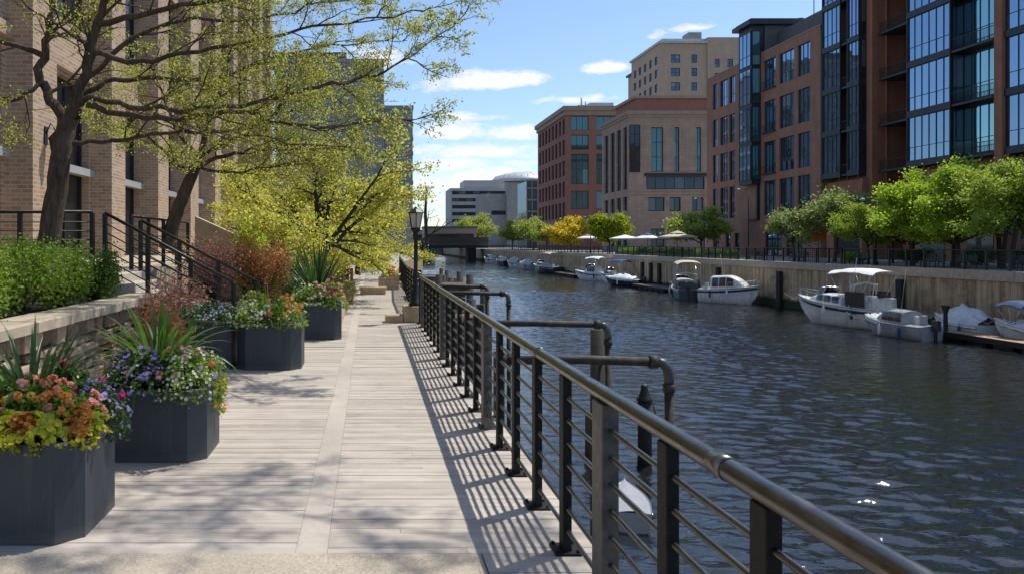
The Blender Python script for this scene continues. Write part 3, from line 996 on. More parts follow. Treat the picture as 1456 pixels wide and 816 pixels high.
mound('geranium', 'pale pink geraniums at the left edge of the photo in the nearest planter', 'flowers', (-2.46, 5.0, 0.66), 0.28, 0.17, 0.22, M['shrub'], 600, 0.045, (('pink', 18, 0.014, 12), ('orange', 16, 0.015, 4)), GP)
mound('lobelia', 'blue violet lobelia spilling over the right side of the nearest planter', 'flowers', (-1.84, 5.14, 0.60), 0.21, 0.20, 0.21, M['dark_shrub'], 1500, 0.032, (('violet', 190, 0.013, 0), ('blue_white', 140, 0.012, 0), ('magenta', 10, 0.014, 4)), GP, 0.12)
mound('filler_plant', 'leafy green filler plant between strap leaves and lobelia', 'plant', (-2.08, 5.20, 0.58), 0.28, 0.17, 0.34, M['dark_shrub'], 900, 0.06, (('white', 14, 0.012, 0), ('magenta', 14, 0.015, 2)), GP)
mound('filler_plant', 'dark leafy filler at the left edge behind the pale pink geraniums', 'plant', (-2.48, 5.16, 0.56), 0.25, 0.15, 0.22, M['dark_shrub'], 500, 0.06, (), GP)
s = strap_mesh_connected('strap_plant', blades(210, 0.66, 0.038, 0.6, 1.7, 3, 0.18), M['strap_dark'], None, (-2.26, 5.17, 0.62))
tag(s, 'dark green strap leaf plant at the back of the nearest planter', 'plant', GP)
# planter 2
s = strap_mesh_connected('strap_plant', blades(190, 0.74, 0.052, 0.65, 1.7, 5, 0.17), M['strap'], None, (-1.82, 6.72, 0.60))
tag(s, 'big bright green strap leaf plant in the second planter', 'plant', GP)
mound('lobelia', 'purple and lilac flowers on the left half of the second planter', 'flowers', (-1.90, 6.38, 0.585), 0.33, 0.26, 0.27, M['dark_shrub'], 1500, 0.03, (('violet', 230, 0.014, 0), ('lilac', 14, 0.013, 13), ('pink', 12, 0.013, 5)), GP, 0.03)
mound('petunia', 'white and pink flowers trailing over the right corner of the second planter', 'flowers', (-1.52, 6.50, 0.585), 0.29, 0.38, 0.27, M['shrub'], 1500, 0.028, (('white', 220, 0.014, 0), ('pink', 14, 0.014, 13), ('lilac', 10, 0.012, 6), ('orange', 14, 0.014, 5)), GP, 0.10)
tr = thing('trailing_vine', 'flowering strand hanging down the right face of the second planter', 'vine', (-1.30, 6.55, 0.60), 0, GP)
C = []
for k in range(9):
    y0 = rng.uniform(-0.16, 0.22)
    ln = rng.uniform(0.12, 0.36)
    for q in range(int(ln * 150)):
        C.append((0.012 + 0.02 * math.sin(q * .2 + k) + rng.uniform(0, .03), y0 + rng.normal(0, .02), -rng.uniform(0, ln)))
C = np.array(C)
np_obj('foliage', leaf_verts(C, 0.032, 0.7), 4, M['shrub'], tr)
C2 = C[rng.integers(0, len(C), 60)] + np.array([0.02, 0, 0])
np_obj('blossoms', flower_verts(C2, np.tile([1.0, -.4, .3], (60, 1)), 0.014), 4, M['orange'], tr)
# planter 3
mound('petunia', 'white and lilac flowers on the left half of the planter with orange flowers', 'flowers', (-1.62, 11.03, 0.65), 0.34, 0.36, 0.26, M['shrub'], 1400, 0.035, (('white', 170, 0.017, 0), ('blue_white', 60, 0.016, 0)), GP, 0.05)
mound('snapdragon', 'orange and coral flowers at the right end of the planter beside the walk', 'flowers', (-1.20, 11.02, 0.65), 0.30, 0.34, 0.30, M['shrub'], 1100, 0.035, (('coral', 14, 0.018, 14), ('orange', 14, 0.018, 13), ('yellow', 12, 0.017, 8), ('white', 50, 0.016, 0)), GP, 0.06)
s = strap_mesh_connected('strap_plant', blades(70, 0.62, 0.035, 0.4, 0.9, 8, 0.10), M['strap'], None, (-1.45, 11.25, 0.60))
tag(s, 'green strap leaf tuft rising above the white and orange flowers', 'plant', GP)
mound('filler_plant', 'pale green leafy plant at the back left of the planter with the strap tuft', 'plant', (-1.68, 11.35, 0.62), 0.25, 0.2, 0.42, M['pale_green'], 900, 0.05, (), GP)
# planter 4
mound('lobelia', 'blue and white flowers in the planter squeezed beside the wall', 'flowers', (-2.30, 11.0, 0.67), 0.46, 0.36, 0.24, M['dark_shrub'], 1700, 0.036, (('blue_white', 170, 0.016, 0), ('white', 60, 0.014, 0)), GP, 0.06)
# planter 5
mound('petunia', 'pink and white flowers filling the farthest big planter', 'flowers', (-1.08, 14.3, 0.69), 0.40, 0.26, 0.30, M['shrub'], 1200, 0.045, (('pink', 16, 0.02, 16), ('white', 130, 0.02, 0)), GP, 0.05)
mound('petunia', 'hot pink and coral flowers at the right end of the farthest big planter', 'flowers', (-0.70, 14.34, 0.69), 0.29, 0.26, 0.36, M['shrub'], 800, 0.045, (('magenta', 14, 0.02, 9), ('pink', 16, 0.02, 16), ('coral', 14, 0.02, 10)), GP, 0.12)
s = strap_mesh_connected('yucca', blades(200, 1.35, 0.05, 0.6, 0.7, 12, 0.12), M['strap_dark'], None, (-1.02, 15.2, 0.50))
tag(s, 'large spiky yucca behind the pink flowers of the farthest big planter', 'yucca')


def bush(name, label, cat, loc, rx, ry, rz, mat, n, size, blossoms=(), group=None, lumps=9, aspect=0.6):
    """a shrub: stems plus leaves in several overlapping lobes"""
    o = thing(name, label, cat, loc, 0, group)
    C = []
    mb = MB()
    for k in range(lumps):
        a = rnd.uniform(0, 6.283); q = math.sqrt(rnd.random()) * 0.62
        c = np.array([math.cos(a) * q * rx, math.sin(a) * q * ry, rz * rnd.uniform(0.40, 0.72)])
        m = n // lumps
        d = unit(rng.normal(size=(m, 3)))
        rad = (0.38 + 0.17 * rng.random()) * np.array([rx, ry, rz * 0.85])
        C.append(c + d * rad * (rng.uniform(0.0, 1.0, m) ** 0.4)[:, None] * (1 + rng.normal(0, 0.13, m))[:, None])
        for q in range(3):
            tip = Vector(c) + Vector((rnd.uniform(-.3, .3) * rx, rnd.uniform(-.3, .3) * ry, rnd.uniform(0, .25) * rz))
            mb.tube([(rnd.uniform(-.06, .06), rnd.uniform(-.06, .06), -0.02), tip * 0.5 + Vector((0, 0, .05)), tip], [0.012, 0.008, 0.003], 5)
    C = np.concatenate(C)
    C = C[C[:, 2] > 0.01]
    mb.build('stem', M['bark'], o)
    np_obj('foliage', leaf_verts(C, size, aspect, 0.6, 0.4, unit(C - np.array([0, 0, rz * .3])) * 0.5), 4, mat, o)
    for bm2, k, r in blossoms:
        i = rng.integers(0, len(C), k)
        d = unit(C[i] - np.array([0, 0, rz * .35]))
        np_obj('blossoms', flower_verts(C[i] * 1.06, d, r), 4, M[bm2], o)
    return o


GS = 'shrubs in the bed above the stone wall'
S = M['shrub']
bush('shrub', 'bright green shrub at the left edge of the photo above the stone wall', 'shrub', (-4.30, 8.0, 0.83), 0.68, 0.85, 0.98, S, 6500, 0.045, (('lilac', 30, .012),), GS)
bush('shrub', 'bright green shrub in the middle of the wall bed, spilling over the cap', 'shrub', (-4.22, 9.5, 0.83), 0.66, 0.85, 0.92, S, 6500, 0.045, (('lilac', 40, .014), ('white', 20, .012)), GS)
bush('shrub', 'darker rounded shrub at the far end of the wall bed by the steps', 'shrub', (-4.20, 11.75, 0.83), 0.52, 0.6, 0.88, leaf_mat('mid_shrub_leaf', [(0.04, 0.10, 0.015), (0.08, 0.16, 0.02), (0.13, 0.22, 0.03)], 0.4, 2.5), 5000, 0.042, (), GS)
bush('shrub', 'bright green shrub just before the darker rounded shrub', 'shrub', (-4.30, 10.7, 0.83), 0.62, 0.65, 0.92, S, 5500, 0.045, (), GS)
bush('shrub', 'tall green shrub in the second row in front of the tree trunk', 'shrub', (-5.3, 11.2, 0.83), 0.75, 0.65, 1.0, S, 5000, 0.05, (('lilac', 40, .016),), GS)
bush('shrub', 'tall green shrub at the photo left edge in the second row', 'shrub', (-5.7, 9.8, 0.83), 0.8, 0.8, 1.12, S, 5500, 0.05, (('pink', 26, .016),), GS)
GR = 'red leaved shrubs around the stair'
bush('barberry_shrub', 'pink and red shrub between the stone wall end and the stair foot', 'shrub', (-2.95, 12.15, 0.0), 0.66, 0.5, 1.26, M['barberry_pink'], 5200, 0.042, (('coral', 60, .015),), GR, 12)
bush('barberry_shrub', 'low dark red shrub behind the second planter', 'shrub', (-2.75, 10.2, 0.0), 0.46, 0.42, 1.0, M['barberry'], 3200, 0.042, (('pink', 60, .016),), GR, 10)
bush('barberry_shrub', 'tall reddish shrub behind the farther stair rail', 'shrub', (-3.25, 15.9, 0.40), 0.95, 0.8, 1.55, M['barberry_pink'], 5200, 0.05, (('pink', 40, .018),), GR, 12)
bush('barberry_shrub', 'orange and red rounded shrub at the foot of the farther stair rail', 'shrub', (-2.30, 16.4, 0.40), 0.72, 0.7, 1.45, M['barberry'], 5200, 0.05, (('orange', 90, .018), ('coral', 40, .017)), GR, 12)
bush('shrub', 'fresh green shrub in front of the sloping stucco wall', 'shrub', (-3.0, 18.6, 0.40), 0.65, 0.6, 1.75, M['maple'], 2600, 0.09, (), None, 9)
bush('shrub', 'low green shrub at the foot of the stucco wall beside the lamp post', 'shrub', (-1.8, 18.2, 0.40), 0.6, 0.6, 0.9, M['shrub'], 2500, 0.06, (('yellow', 30, .02),), None, 9)
GB = 'bushes in the bed beside the farther walk'
bush('shrub', 'yellow green bush under the golden tree beside the walk', 'shrub', (-1.35, 24.0, 0.29), 0.75, 0.8, 1.6, M['locust_yellow'], 3200, 0.075, (), GB, 10)
bush('shrub', 'dark green bush beside the narrow walk beyond the yucca', 'shrub', (-1.25, 21.6, 0.29), 0.5, 0.55, 0.85, M['dark_shrub'], 1800, 0.07, (), GB, 8)
bush('shrub', 'flowering pink bush along the narrow walk in the distance', 'shrub', (-1.2, 30.0, 0.29), 0.55, 1.2, 0.9, M['shrub'], 1800, 0.08, (('magenta', 120, .035), ('pink', 100, .035)), GB, 8)
bush('shrub', 'reddish bush along the narrow walk in the distance', 'shrub', (-1.3, 35.5, 0.29), 0.6, 1.4, 1.3, M['barberry'], 1800, 0.09, (), GB, 8)


# ---------------------------------------------------------------- trees
def grow(base, d0, L, r0, level, rs, out, tips, p):
    """recursive limb: out gets (points, radii), tips gets twig points"""
    seg = p['seg'][min(level, len(p['seg']) - 1)]
    pts = [Vector(base)]; rad = [r0]
    d = Vector(d0).normalized()
    for k in range(seg):
        t = (k + 1) / seg
        j = p['jit'] * (1 + 0.4 * level)
        d = d + Vector((rs.gauss(0, j), rs.gauss(0, j), rs.gauss(0, j * 0.8) + p['up'][min(level, len(p['up']) - 1)]))
        d.normalize()
        pts.append(pts[-1] + d * (L / seg)); rad.append(max(p['rmin'], r0 * (1 - 0.72 * t)))
    out.append((pts, rad, level))
    if level >= p['levels']:
        tips.extend([(q, level) for q in pts[1:]])
        return
    if level == p['levels'] - 1: tips.extend([(q, level) for q in pts[-2:]])
    n = p['kids'][min(level, len(p['kids']) - 1)]
    for i in range(n):
        t = p['from'] + (1 - p['from']) * (i + rs.random()) / n
        f = t * seg; k = min(seg - 1, int(f)); q = pts[k].lerp(pts[k + 1], f - k)
        dd = (pts[k + 1] - pts[k]).normalized()
        ax = dd.orthogonal().normalized(); ax.rotate(Matrix.Rotation(rs.uniform(0, 6.283), 3, dd))
        ang = rs.uniform(*p['ang'])
        nd = dd * math.cos(ang) + ax * math.sin(ang)
        nd.z = nd.z * p['flat'] + p['lift']
        grow(q, nd, L * p['ratio'] * rs.uniform(0.75, 1.2) * (1.1 - 0.35 * t), rad[k] * 0.62, level + 1, rs, out, tips, p)


def branch_mesh(out, segs=(10, 7, 5, 4, 3)):
    mb = MB()
    for pts, rad, lv in out:
        mb.tube(pts, rad, segs[min(lv, len(segs) - 1)], caps=False)
    return mb


def leaf_cloud(tips, per, sigma, size, aspect=0.55, flat=0.7, droop=0.0):
    T = np.array([tuple(q) for q, l in tips])
    T = np.repeat(T, per, axis=0)
    T = T + rng.normal(size=T.shape) * sigma * np.array([1, 1, flat])
    T[:, 2] -= droop
    return leaf_verts(T, size, aspect, 0.9, 0.45)


def tree(name, label, loc, seed, trunk_h, trunk_r, limbs, limb_L, p, mat, per, sigma, size, elev=(0.6, 1.1), lean=(0, 0), bark='bark', group=None, aspect=0.6):
    rs = random.Random(seed)
    out, tips = [], []
    base = Vector((0, 0, -0.05))
    top = Vector((lean[0], lean[1], trunk_h))
    mid = base.lerp(top, 0.5) + Vector((rs.uniform(-.1, .1), rs.uniform(-.1, .1), 0)) * trunk_h * 0.3
    out.append(([base, base.lerp(mid, .12), mid, top, top + Vector((rs.uniform(-.2, .2), rs.uniform(-.2, .2), 1)) * limb_L * 0.35],
                [trunk_r * 1.5, trunk_r * 1.05, trunk_r * .9, trunk_r * 0.75, trunk_r * 0.35], 0))
    for i in range(limbs):
        az = 6.283 * (i + rs.uniform(-.3, .3)) / limbs
        e = rs.uniform(*elev)
        b = mid.lerp(top, rs.uniform(0.5, 1.0)) if i % 3 else top
        grow(b, (math.cos(az) * math.cos(e), math.sin(az) * math.cos(e), math.sin(e)), limb_L * rs.uniform(0.8, 1.15), trunk_r * 0.55, 1, rs, out, tips, p)
    o = thing(name, label, 'tree', loc, 0, group)
    branch_mesh(out).build('trunk', M[bark], o)
    np_obj('crown', leaf_cloud(tips, per, sigma, size, aspect), 4, mat, o)
    return o


P_MAPLE = dict(seg=[4, 4, 3, 3], jit=0.10, up=[0.0, 0.05, 0.04, 0.02], rmin=0.006, levels=3, kids=[0, 6, 5], ang=(0.5, 1.1), flat=0.8, lift=0.08, ratio=0.50, **{'from': 0.25})
P_LOCUST = dict(seg=[4, 6, 4, 3], jit=0.11, up=[0.0, -0.01, 0.0, 0.0], rmin=0.004, levels=3, kids=[0, 8, 7], ang=(0.5, 1.0), flat=0.45, lift=0.05, ratio=0.44, **{'from': 0.2})
# ---------------------------------------------------------------- the big tree on the left
def traced_tree(name, label, limbs, p, mat, per, sigma, size, seed, group=None, trunk_pts=None, bark='bark', kidL=1.5):
    rs = random.Random(seed)
    base = Vector(limbs[0][0][0])
    out, tips = [], []
    for li, (pts, r0, r1, nk) in enumerate(limbs):
        P = [Vector(q) - base for q in pts]
        # smooth and roughen the limb
        S = []
        for i in range(len(P) - 1):
            a, b, c, d = P[max(0, i - 1)], P[i], P[i + 1], P[min(len(P) - 1, i + 2)]
            for k in range(4):
                t = k / 4
                S.append(0.5 * ((2 * b) + (c - a) * t + (2 * a - 5 * b + 4 * c - d) * t * t + (3 * b - a - 3 * c + d) * t ** 3))
        S.append(P[-1])
        L = len(S)
        jj = .008 if li == 0 else .022
        S = [q + Vector((rs.gauss(0, jj), rs.gauss(0, jj * 1.5), rs.gauss(0, jj))) * (0 if i in (0,) else 1) for i, q in enumerate(S)]
        rad = [r0 + (r1 - r0) * (i / (L - 1)) for i in range(L)]
        if li == 0: rad[0] *= 1.35; rad[1] *= 1.12
        out.append((S, rad, 0 if r0 > .1 else 1))
        for k in range(nk):
            f = (0.22 + 0.78 * (k + rs.random()) / nk) * (L - 1)
            i = min(L - 2, int(f)); q = S[i].lerp(S[i + 1], f - i)
            dd = (S[i + 1] - S[i]).normalized()
            ax = dd.orthogonal().normalized(); ax.rotate(Matrix.Rotation(rs.uniform(0, 6.283), 3, dd))
            ang = rs.uniform(0.45, 1.05)
            nd = dd * math.cos(ang) + ax * math.sin(ang)
            nd.z = nd.z * 0.55 + 0.05
            grow(q, nd, kidL * rs.uniform(0.6, 1.25) * (1.15 - 0.6 * f / (L - 1)), max(0.012, rad[i] * 0.42), 2, rs, out, tips, p)
        tips.extend([(q, 3) for q in S[-4:]])
    o = thing(name, label, 'tree', base, 0, group)
    branch_mesh(out, (12, 8, 5, 4, 3)).build('trunk', M[bark], o)
    np_obj('crown', leaf_cloud(tips, per, sigma, size, 0.55), 4, mat, o)
    return o, len(tips)


def pl(lst, Y0, Y1=None):
    n = len(lst)
    Y1 = Y0 if Y1 is None else Y1
    return [W(x, y, Y0 + (Y1 - Y0) * i / (n - 1)) for i, (x, y) in enumerate(lst)]


P_BIG = dict(seg=[4, 5, 5, 4, 3], jit=0.12, up=[0, 0, 0.0, 0.0, 0.0], rmin=0.0028, levels=4, kids=[0, 0, 7, 5], ang=(0.45, 1.0), flat=0.55, lift=0.03, ratio=0.5, **{'from': 0.2})
trunk = [W(62, 425, 12.4), W(66, 365, 12.4), W(76, 300, 12.4), W(84, 240, 12.4), W(92, 190, 12.4), W(100, 165, 12.4)]
LIMBS = [
    (trunk, 0.185, 0.145, 0),
    ([W(150, 0, 12.2), Vector((-2.6, 10.6, 7.4)), Vector((-0.6, 9.6, 8.0)), Vector((1.2, 8.8, 8.3)), Vector((2.4, 8.2, 8.3)), Vector((3.6, 7.6, 8.1)), Vector((4.8, 6.9, 7.8))], 0.030, 0.006, 26),
    ([W(160, -40, 12.2), Vector((-2.4, 9.6, 7.9)), Vector((-0.2, 8.6, 8.8)), Vector((1.4, 7.8, 9.1)), Vector((2.8, 7.0, 9.0)), Vector((4.0, 6.2, 8.7))], 0.028, 0.006, 22),
    (pl([(95, 178), (76, 150), (60, 120), (57, 92), (68, 50), (73, 5), (76, -70), (90, -150)], 12.4, 12.9), 0.09, 0.04, 7),
    (pl([(98, 172), (113, 130), (128, 80), (140, 30), (157, -20), (185, -90), (200, -170)], 12.4, 12.0), 0.10, 0.035, 7),
    (pl([(104, 162), (130, 140), (185, 150), (280, 156), (364, 146), (420, 132), (489, 120), (545, 101), (590, 76), (640, 42)], 12.4, 11.2), 0.052, 0.007, 16),
    (pl([(130, 78), (200, 88), (280, 72), (364, 58), (450, 38), (540, 28), (612, 10)], 12.3, 11.0), 0.048, 0.006, 12),
    (pl([(110, 140), (150, 118), (200, 112), (270, 112), (350, 98), (430, 72), (510, 62), (580, 60)], 12.4, 13.4), 0.05, 0.006, 12),
    (pl([(92, 205), (140, 202), (200, 196), (280, 186), (350, 190), (430, 206), (510, 212)], 12.4, 13.2), 0.045, 0.008, 12),
    (pl([(138, 35), (220, 18), (300, 2), (400, -20), (500, -45)], 12.2, 11.0), 0.055, 0.010, 9),
    (pl([(58, 118), (30, 140), (-20, 150), (-80, 160)], 12.5, 11.8), 0.04, 0.008, 6),
    (pl([(150, -5), (260, -70), (380, -110), (500, -130)], 12.1, 10.4), 0.06, 0.010, 9),
    (pl([(62, 80), (10, 60), (-60, 40), (-130, 20)], 12.6, 13.2), 0.05, 0.010, 6),
    (pl([(125, 150), (190, 165), (260, 170), (330, 160), (400, 172), (470, 180), (560, 170)], 12.3, 10.2), 0.05, 0.008, 11),
    (pl([(115, 128), (180, 60), (260, 30), (350, 30), (440, 10), (530, -10)], 12.5, 14.0), 0.05, 0.008, 10),
]
near_tree, nt_ = traced_tree('honey_locust_tree', 'big leaning honey locust with sparse spring leaves, rising from the wall bed', LIMBS, P_BIG, M['locust'], 3, 0.04, 0.040, 21, None, kidL=1.35)
print('near tree tips', nt_)

# second leaning tree beyond the stairs
P_2 = dict(P_BIG)
L2 = [
    (pl([(240, 352), (247, 318), (258, 285), (272, 252), (280, 230)], 17.2, 17.2), 0.165, 0.12, 0),
    (pl([(276, 245), (250, 235), (235, 215), (200, 190), (150, 180)], 17.2, 16.2), 0.06, 0.012, 9),
    (pl([(280, 232), (290, 200), (300, 160), (320, 110), (330, 60)], 17.2, 17.6), 0.09, 0.015, 10),
    (pl([(276, 240), (310, 225), (360, 215), (424, 212), (514, 211)], 17.2, 15.4), 0.06, 0.010, 13),
    (pl([(283, 222), (330, 190), (380, 165), (440, 150), (500, 130)], 17.3, 18.2), 0.06, 0.010, 12),
    (pl([(282, 225), (250, 180), (230, 130), (215, 80)], 17.2, 18.2), 0.06, 0.012, 9),
    (pl([(284, 222), (330, 200), (370, 185), (400, 150), (420, 110)], 17.3, 16.0), 0.05, 0.010, 10),
    (pl([(278, 238), (320, 245), (370, 238), (420, 232)], 17.2, 15.8), 0.04, 0.010, 9),
]
traced_tree('honey_locust_tree', 'leaning honey locust behind the stair rails, bare lower trunk against tan pilasters', L2, P_2, M['locust'], 3, 0.05, 0.048, 33, None, kidL=1.55)

# golden trees beside the walk
gt = tree('golden_locust_tree', 'golden green honey locust nearest the lamp, behind the yucca and pink planter', (-1.35, 21.0, 0.28), 5, 1.25, 0.10, 8, 2.25,
          dict(P_LOCUST, levels=3, kids=[0, 9, 8], up=[0, 0.0, 0.02, 0.0]), M['locust_yellow'], 9, 0.115, 0.068, (0.15, 1.3), (0.1, 0.1), 'bark_dark', 'golden honey locusts along the walk')
gt.scale = (1.28, 1.28, 1.25)
for loc, rz, sc, lab in [((-2.9, 24.5, 0.28), 2.0, 1.12, 'golden green honey locust left of the nearest one, over the stucco wall'),
                         ((-0.9, 30.0, 0.28), 3.9, 1.12, 'golden green honey locust second along the walk edge'),
                         ((-0.6, 38.5, 0.28), 5.2, 1.2, 'golden green honey locust third along the walk edge'),
                         ((-3.6, 34.0, 0.28), 1.1, 1.5, 'taller golden honey locust set back against the tan building'),
                         ((-0.4, 50.0, -0.05), 0.3, 1.35, 'golden honey locust fourth along the walk, small with distance'),
                         ((-1.5, 68.0, -0.05), 4.4, 1.6, 'golden honey locust farthest along the left bank')]:
    dup(gt, loc, rz, sc, lab)

# ---------------------------------------------------------------- far bank trees
GT = 'street trees on the far promenade'
ma = tree('maple_tree', 'bright green leafy tree in the middle of the right row, behind the white covered boat', (43.2, 61.5, 0), 9, 1.6, 0.13, 9, 2.9, P_MAPLE, M['maple'], 34, 0.25, 0.135, (0.1, 1.3), (0, 0), 'bark_dark', GT, 0.8)
mb_ = tree('maple_tree', 'bright green leafy tree with a tall thin upright stem at the right photo edge', (43.4, 52.2, 0), 14, 2.3, 0.12, 8, 2.8, P_MAPLE, M['maple_olive'], 30, 0.27, 0.13, (0.1, 1.35), (0.2, 0), 'bark_dark', GT, 0.8)
ma.scale = (1.42, 1.42, 1.26); mb_.scale = (1.40, 1.40, 1.30)
dup(ma, (43.2, 56.8, 0), 2.2, (1.42, 1.42, 1.22), 'bright green leafy tree second from the right photo edge')
dup(ma, (44.6, 59.0, 0), 4.1, (1.2, 1.25, 1.34), 'bright green leafy tree set just behind the middle of the right row')
dup(mb_, (44.4, 54.2, 0), 5.0, (1.25, 1.2, 1.28), 'olive green leafy tree set just behind the gap near the right photo edge')
dup(mb_, (42.6, 66.0, 0), 3.4, 0.88, 'small bright green tree between the grey green one and the tall green row')
dup(mb_, (46.5, 57.0, 0), 1.4, 1.4, 'bright green tree behind the right row, close to the glass bays')
ga = tree('linden_tree', 'sparse grey green tree in front of the brick loft corner, beside the orange sign', (43.6, 72.5, 0), 19, 2.1, 0.13, 8, 2.9, P_MAPLE, M['grey_green'], 9, 0.34, 0.24, (0.4, 1.3), (0.2, 0), 'bark', GT, 0.6)
ga.scale = (1.35, 1.35, 1.22)
dup(ga, (44.0, 80.0, 0), 2.6, 0.95, 'small grey green tree just left of the larger sparse one')
tree('plum_tree', 'dull purple leaved small tree against the orange brick pier', (47.5, 70.2, 0), 23, 2.2, 0.10, 7, 2.4, P_MAPLE, M['purple_leaf'], 10, 0.3, 0.22, (0.4, 1.3), (0, 0), 'bark_dark', GT, 0.6)
pa = tree('ash_tree', 'pale green bushy tree beside the beige parasol at the brown building', (48.5, 113.0, 0), 27, 2.0, 0.14, 9, 3.2, P_MAPLE, M['pale_green'], 14, 0.42, 0.30, (0.35, 1.25), (0, 0), 'bark', GT, 0.6)
tree('maple_tree', 'bright green tree behind the red and white parasol', (43.5, 140.0, 0), 31, 2.4, 0.15, 9, 3.6, P_MAPLE, leaf_mat('spring_leaf', [(0.20, 0.26, 0.015), (0.30, 0.36, 0.02), (0.40, 0.42, 0.03)], 0.5, 0.6), 20, 0.45, 0.36, (0.4, 1.3), (0, 0), 'bark_dark', GT, 0.7)
tree('maple_tree', 'golden yellow tree left of the bright green one by the maroon building', (43.0, 165.0, 0), 37, 2.2, 0.15, 9, 3.9, P_MAPLE, M['gold'], 22, 0.5, 0.42, (0.3, 1.2), (0, 0), 'bark_dark', GT, 0.7)
pa.scale = (1.25, 1.25, 1.2)
dup(pa, (43.5, 205.0, 0), 1.2, 1.5, 'pale green bushy tree in front of the glass annex in the distance')
dup(pa, (43.0, 232.0, 0), 4.0, 1.45, 'pale green bushy tree farthest along the far promenade, by the bridge')
dup(pa, (42.5, 185.0, 0), 2.9, 1.15, 'pale green tree between the golden tree and the annex')
dup(pa, (49.0, 350.0, 0), 0.6, 2.6, 'large pale green tree behind the bridge in front of the dark office block')


# ---------------------------------------------------------------- buildings
def facade(mb, O, u, n, Wd, z0, z1, ops, depth=0.25):
    O, u, n = Vector(O), Vector(u), Vector(n)
    us = sorted({0.0, Wd} | {round(a, 4) for o in ops for a in (o[0], o[1])})
    zs = sorted({z0, z1} | {round(a, 4) for o in ops for a in (o[2], o[3])})
    P = lambda a, z, d=0.0: O + u * a + Vector((0, 0, z)) - n * d
    for i in range(len(us) - 1):
        for j in range(len(zs) - 1):
            cu, cz = (us[i] + us[i + 1]) / 2, (zs[j] + zs[j + 1]) / 2
            if any(o[0] < cu < o[1] and o[2] < cz < o[3] for o in ops): continue
            mb.quad(P(us[i], zs[j]), P(us[i + 1], zs[j]), P(us[i + 1], zs[j + 1]), P(us[i], zs[j + 1]))
    for a, b, c, d in [o[:4] for o in ops]:
        mb.quad(P(a, c), P(a, d), P(a, d, depth), P(a, c, depth))
        mb.quad(P(b, c), P(b, d), P(b, d, depth), P(b, c, depth))
        mb.quad(P(a, c), P(b, c), P(b, c, depth), P(a, c, depth))
        mb.quad(P(a, d), P(b, d), P(b, d, depth), P(a, d, depth))


_wc = {}


def window(parent, O, u, n, w, h, nx=2, ny=2, fw=0.07, fmat='dark_frame', gmat='glass', name='window', transom=None, sill=None):
    """frame (part) with its glass (sub-part); O = lower left corner on the plane of the glass"""
    key = (tuple(round(x, 3) for x in u), tuple(round(x, 3) for x in n), round(w, 2), round(h, 2), nx, ny, fw, fmat, gmat, transom)
    if key not in _wc:
        u_, n_, v_ = Vector(u), Vector(n), Vector((0, 0, 1))
        mb = MB()
        Z = (0, 0, 0)
        e = 0.004
        mb.obox(Z, u_, v_, n_, e, fw, e, h - e, 0.0, 0.09); mb.obox(Z, u_, v_, n_, w - fw, w - e, e, h - e, 0.0, 0.09)
        mb.obox(Z, u_, v_, n_, fw, w - fw, e, fw, 0.0, 0.085); mb.obox(Z, u_, v_, n_, fw, w - fw, h - fw, h - e, 0.0, 0.085)
        for i in range(1, nx):
            x = w * i / nx; mb.obox(Z, u_, v_, n_, x - fw * .4, x + fw * .4, fw, h - fw, 0.0, 0.075)
        zz = [h * j / ny for j in range(1, ny)] if transom is None else [h * t for t in transom]
        for z in zz:
            for i in range(nx):
                a = w * i / nx + (fw if i == 0 else fw * .4); b = w * (i + 1) / nx - (fw if i == nx - 1 else fw * .4)
                mb.obox(Z, u_, v_, n_, a, b, z - fw * .35, z + fw * .35, 0.0, 0.065)
        fm = mb.mesh(name, M[fmat])
        mb = MB()
        for i in range(nx):     # panes lean by a hair so reflections break from pane to pane
            a = w * i / nx; b = w * (i + 1) / nx
            for j in range(max(1, len(zz) + 1)):
                za = 0 if j == 0 else zz[j - 1]; zb = h if j == len(zz) else zz[j]
                k = [rnd.uniform(-0.006, 0.006) for _ in range(3)]
                o = 0.022
                mb.quad(u_ * a + v_ * za + n_ * (o + k[0]), u_ * b + v_ * za + n_ * (o + k[1]), u_ * b + v_ * zb + n_ * (o + k[2]), u_ * a + v_ * zb + n_ * (o + k[0] + k[2] - k[1]))
        gm = mb.mesh('glass', M[gmat])
        _wc[key] = (fm, gm)
    fm, gm = _wc[key]
    f = bpy.data.objects.new(name, fm); COL.objects.link(f); f.parent = parent
    f.location = Vector(O)
    g = bpy.data.objects.new('glass', gm); COL.objects.link(g); g.parent = f
    return f


def boxwalls(mb, x0, x1, y0, y1, z0, z1, skip=''):
    if 'W' not in skip: mb.quad((x0, y0, z0), (x0, y1, z0), (x0, y1, z1), (x0, y0, z1))
    if 'E' not in skip: mb.quad((x1, y0, z0), (x1, y1, z0), (x1, y1, z1), (x1, y0, z1))
    if 'S' not in skip: mb.quad((x0, y0, z0), (x1, y0, z0), (x1, y0, z1), (x0, y0, z1))
    if 'N' not in skip: mb.quad((x0, y1, z0), (x1, y1, z0), (x1, y1, z1), (x0, y1, z1))
    if 'T' not in skip: mb.quad((x0, y0, z1), (x1, y0, z1), (x1, y1, z1), (x0, y1, z1))


UY, UX, NW, NS, NE = (0, 1, 0), (1, 0, 0), (-1, 0, 0), (0, -1, 0), (1, 0, 0)

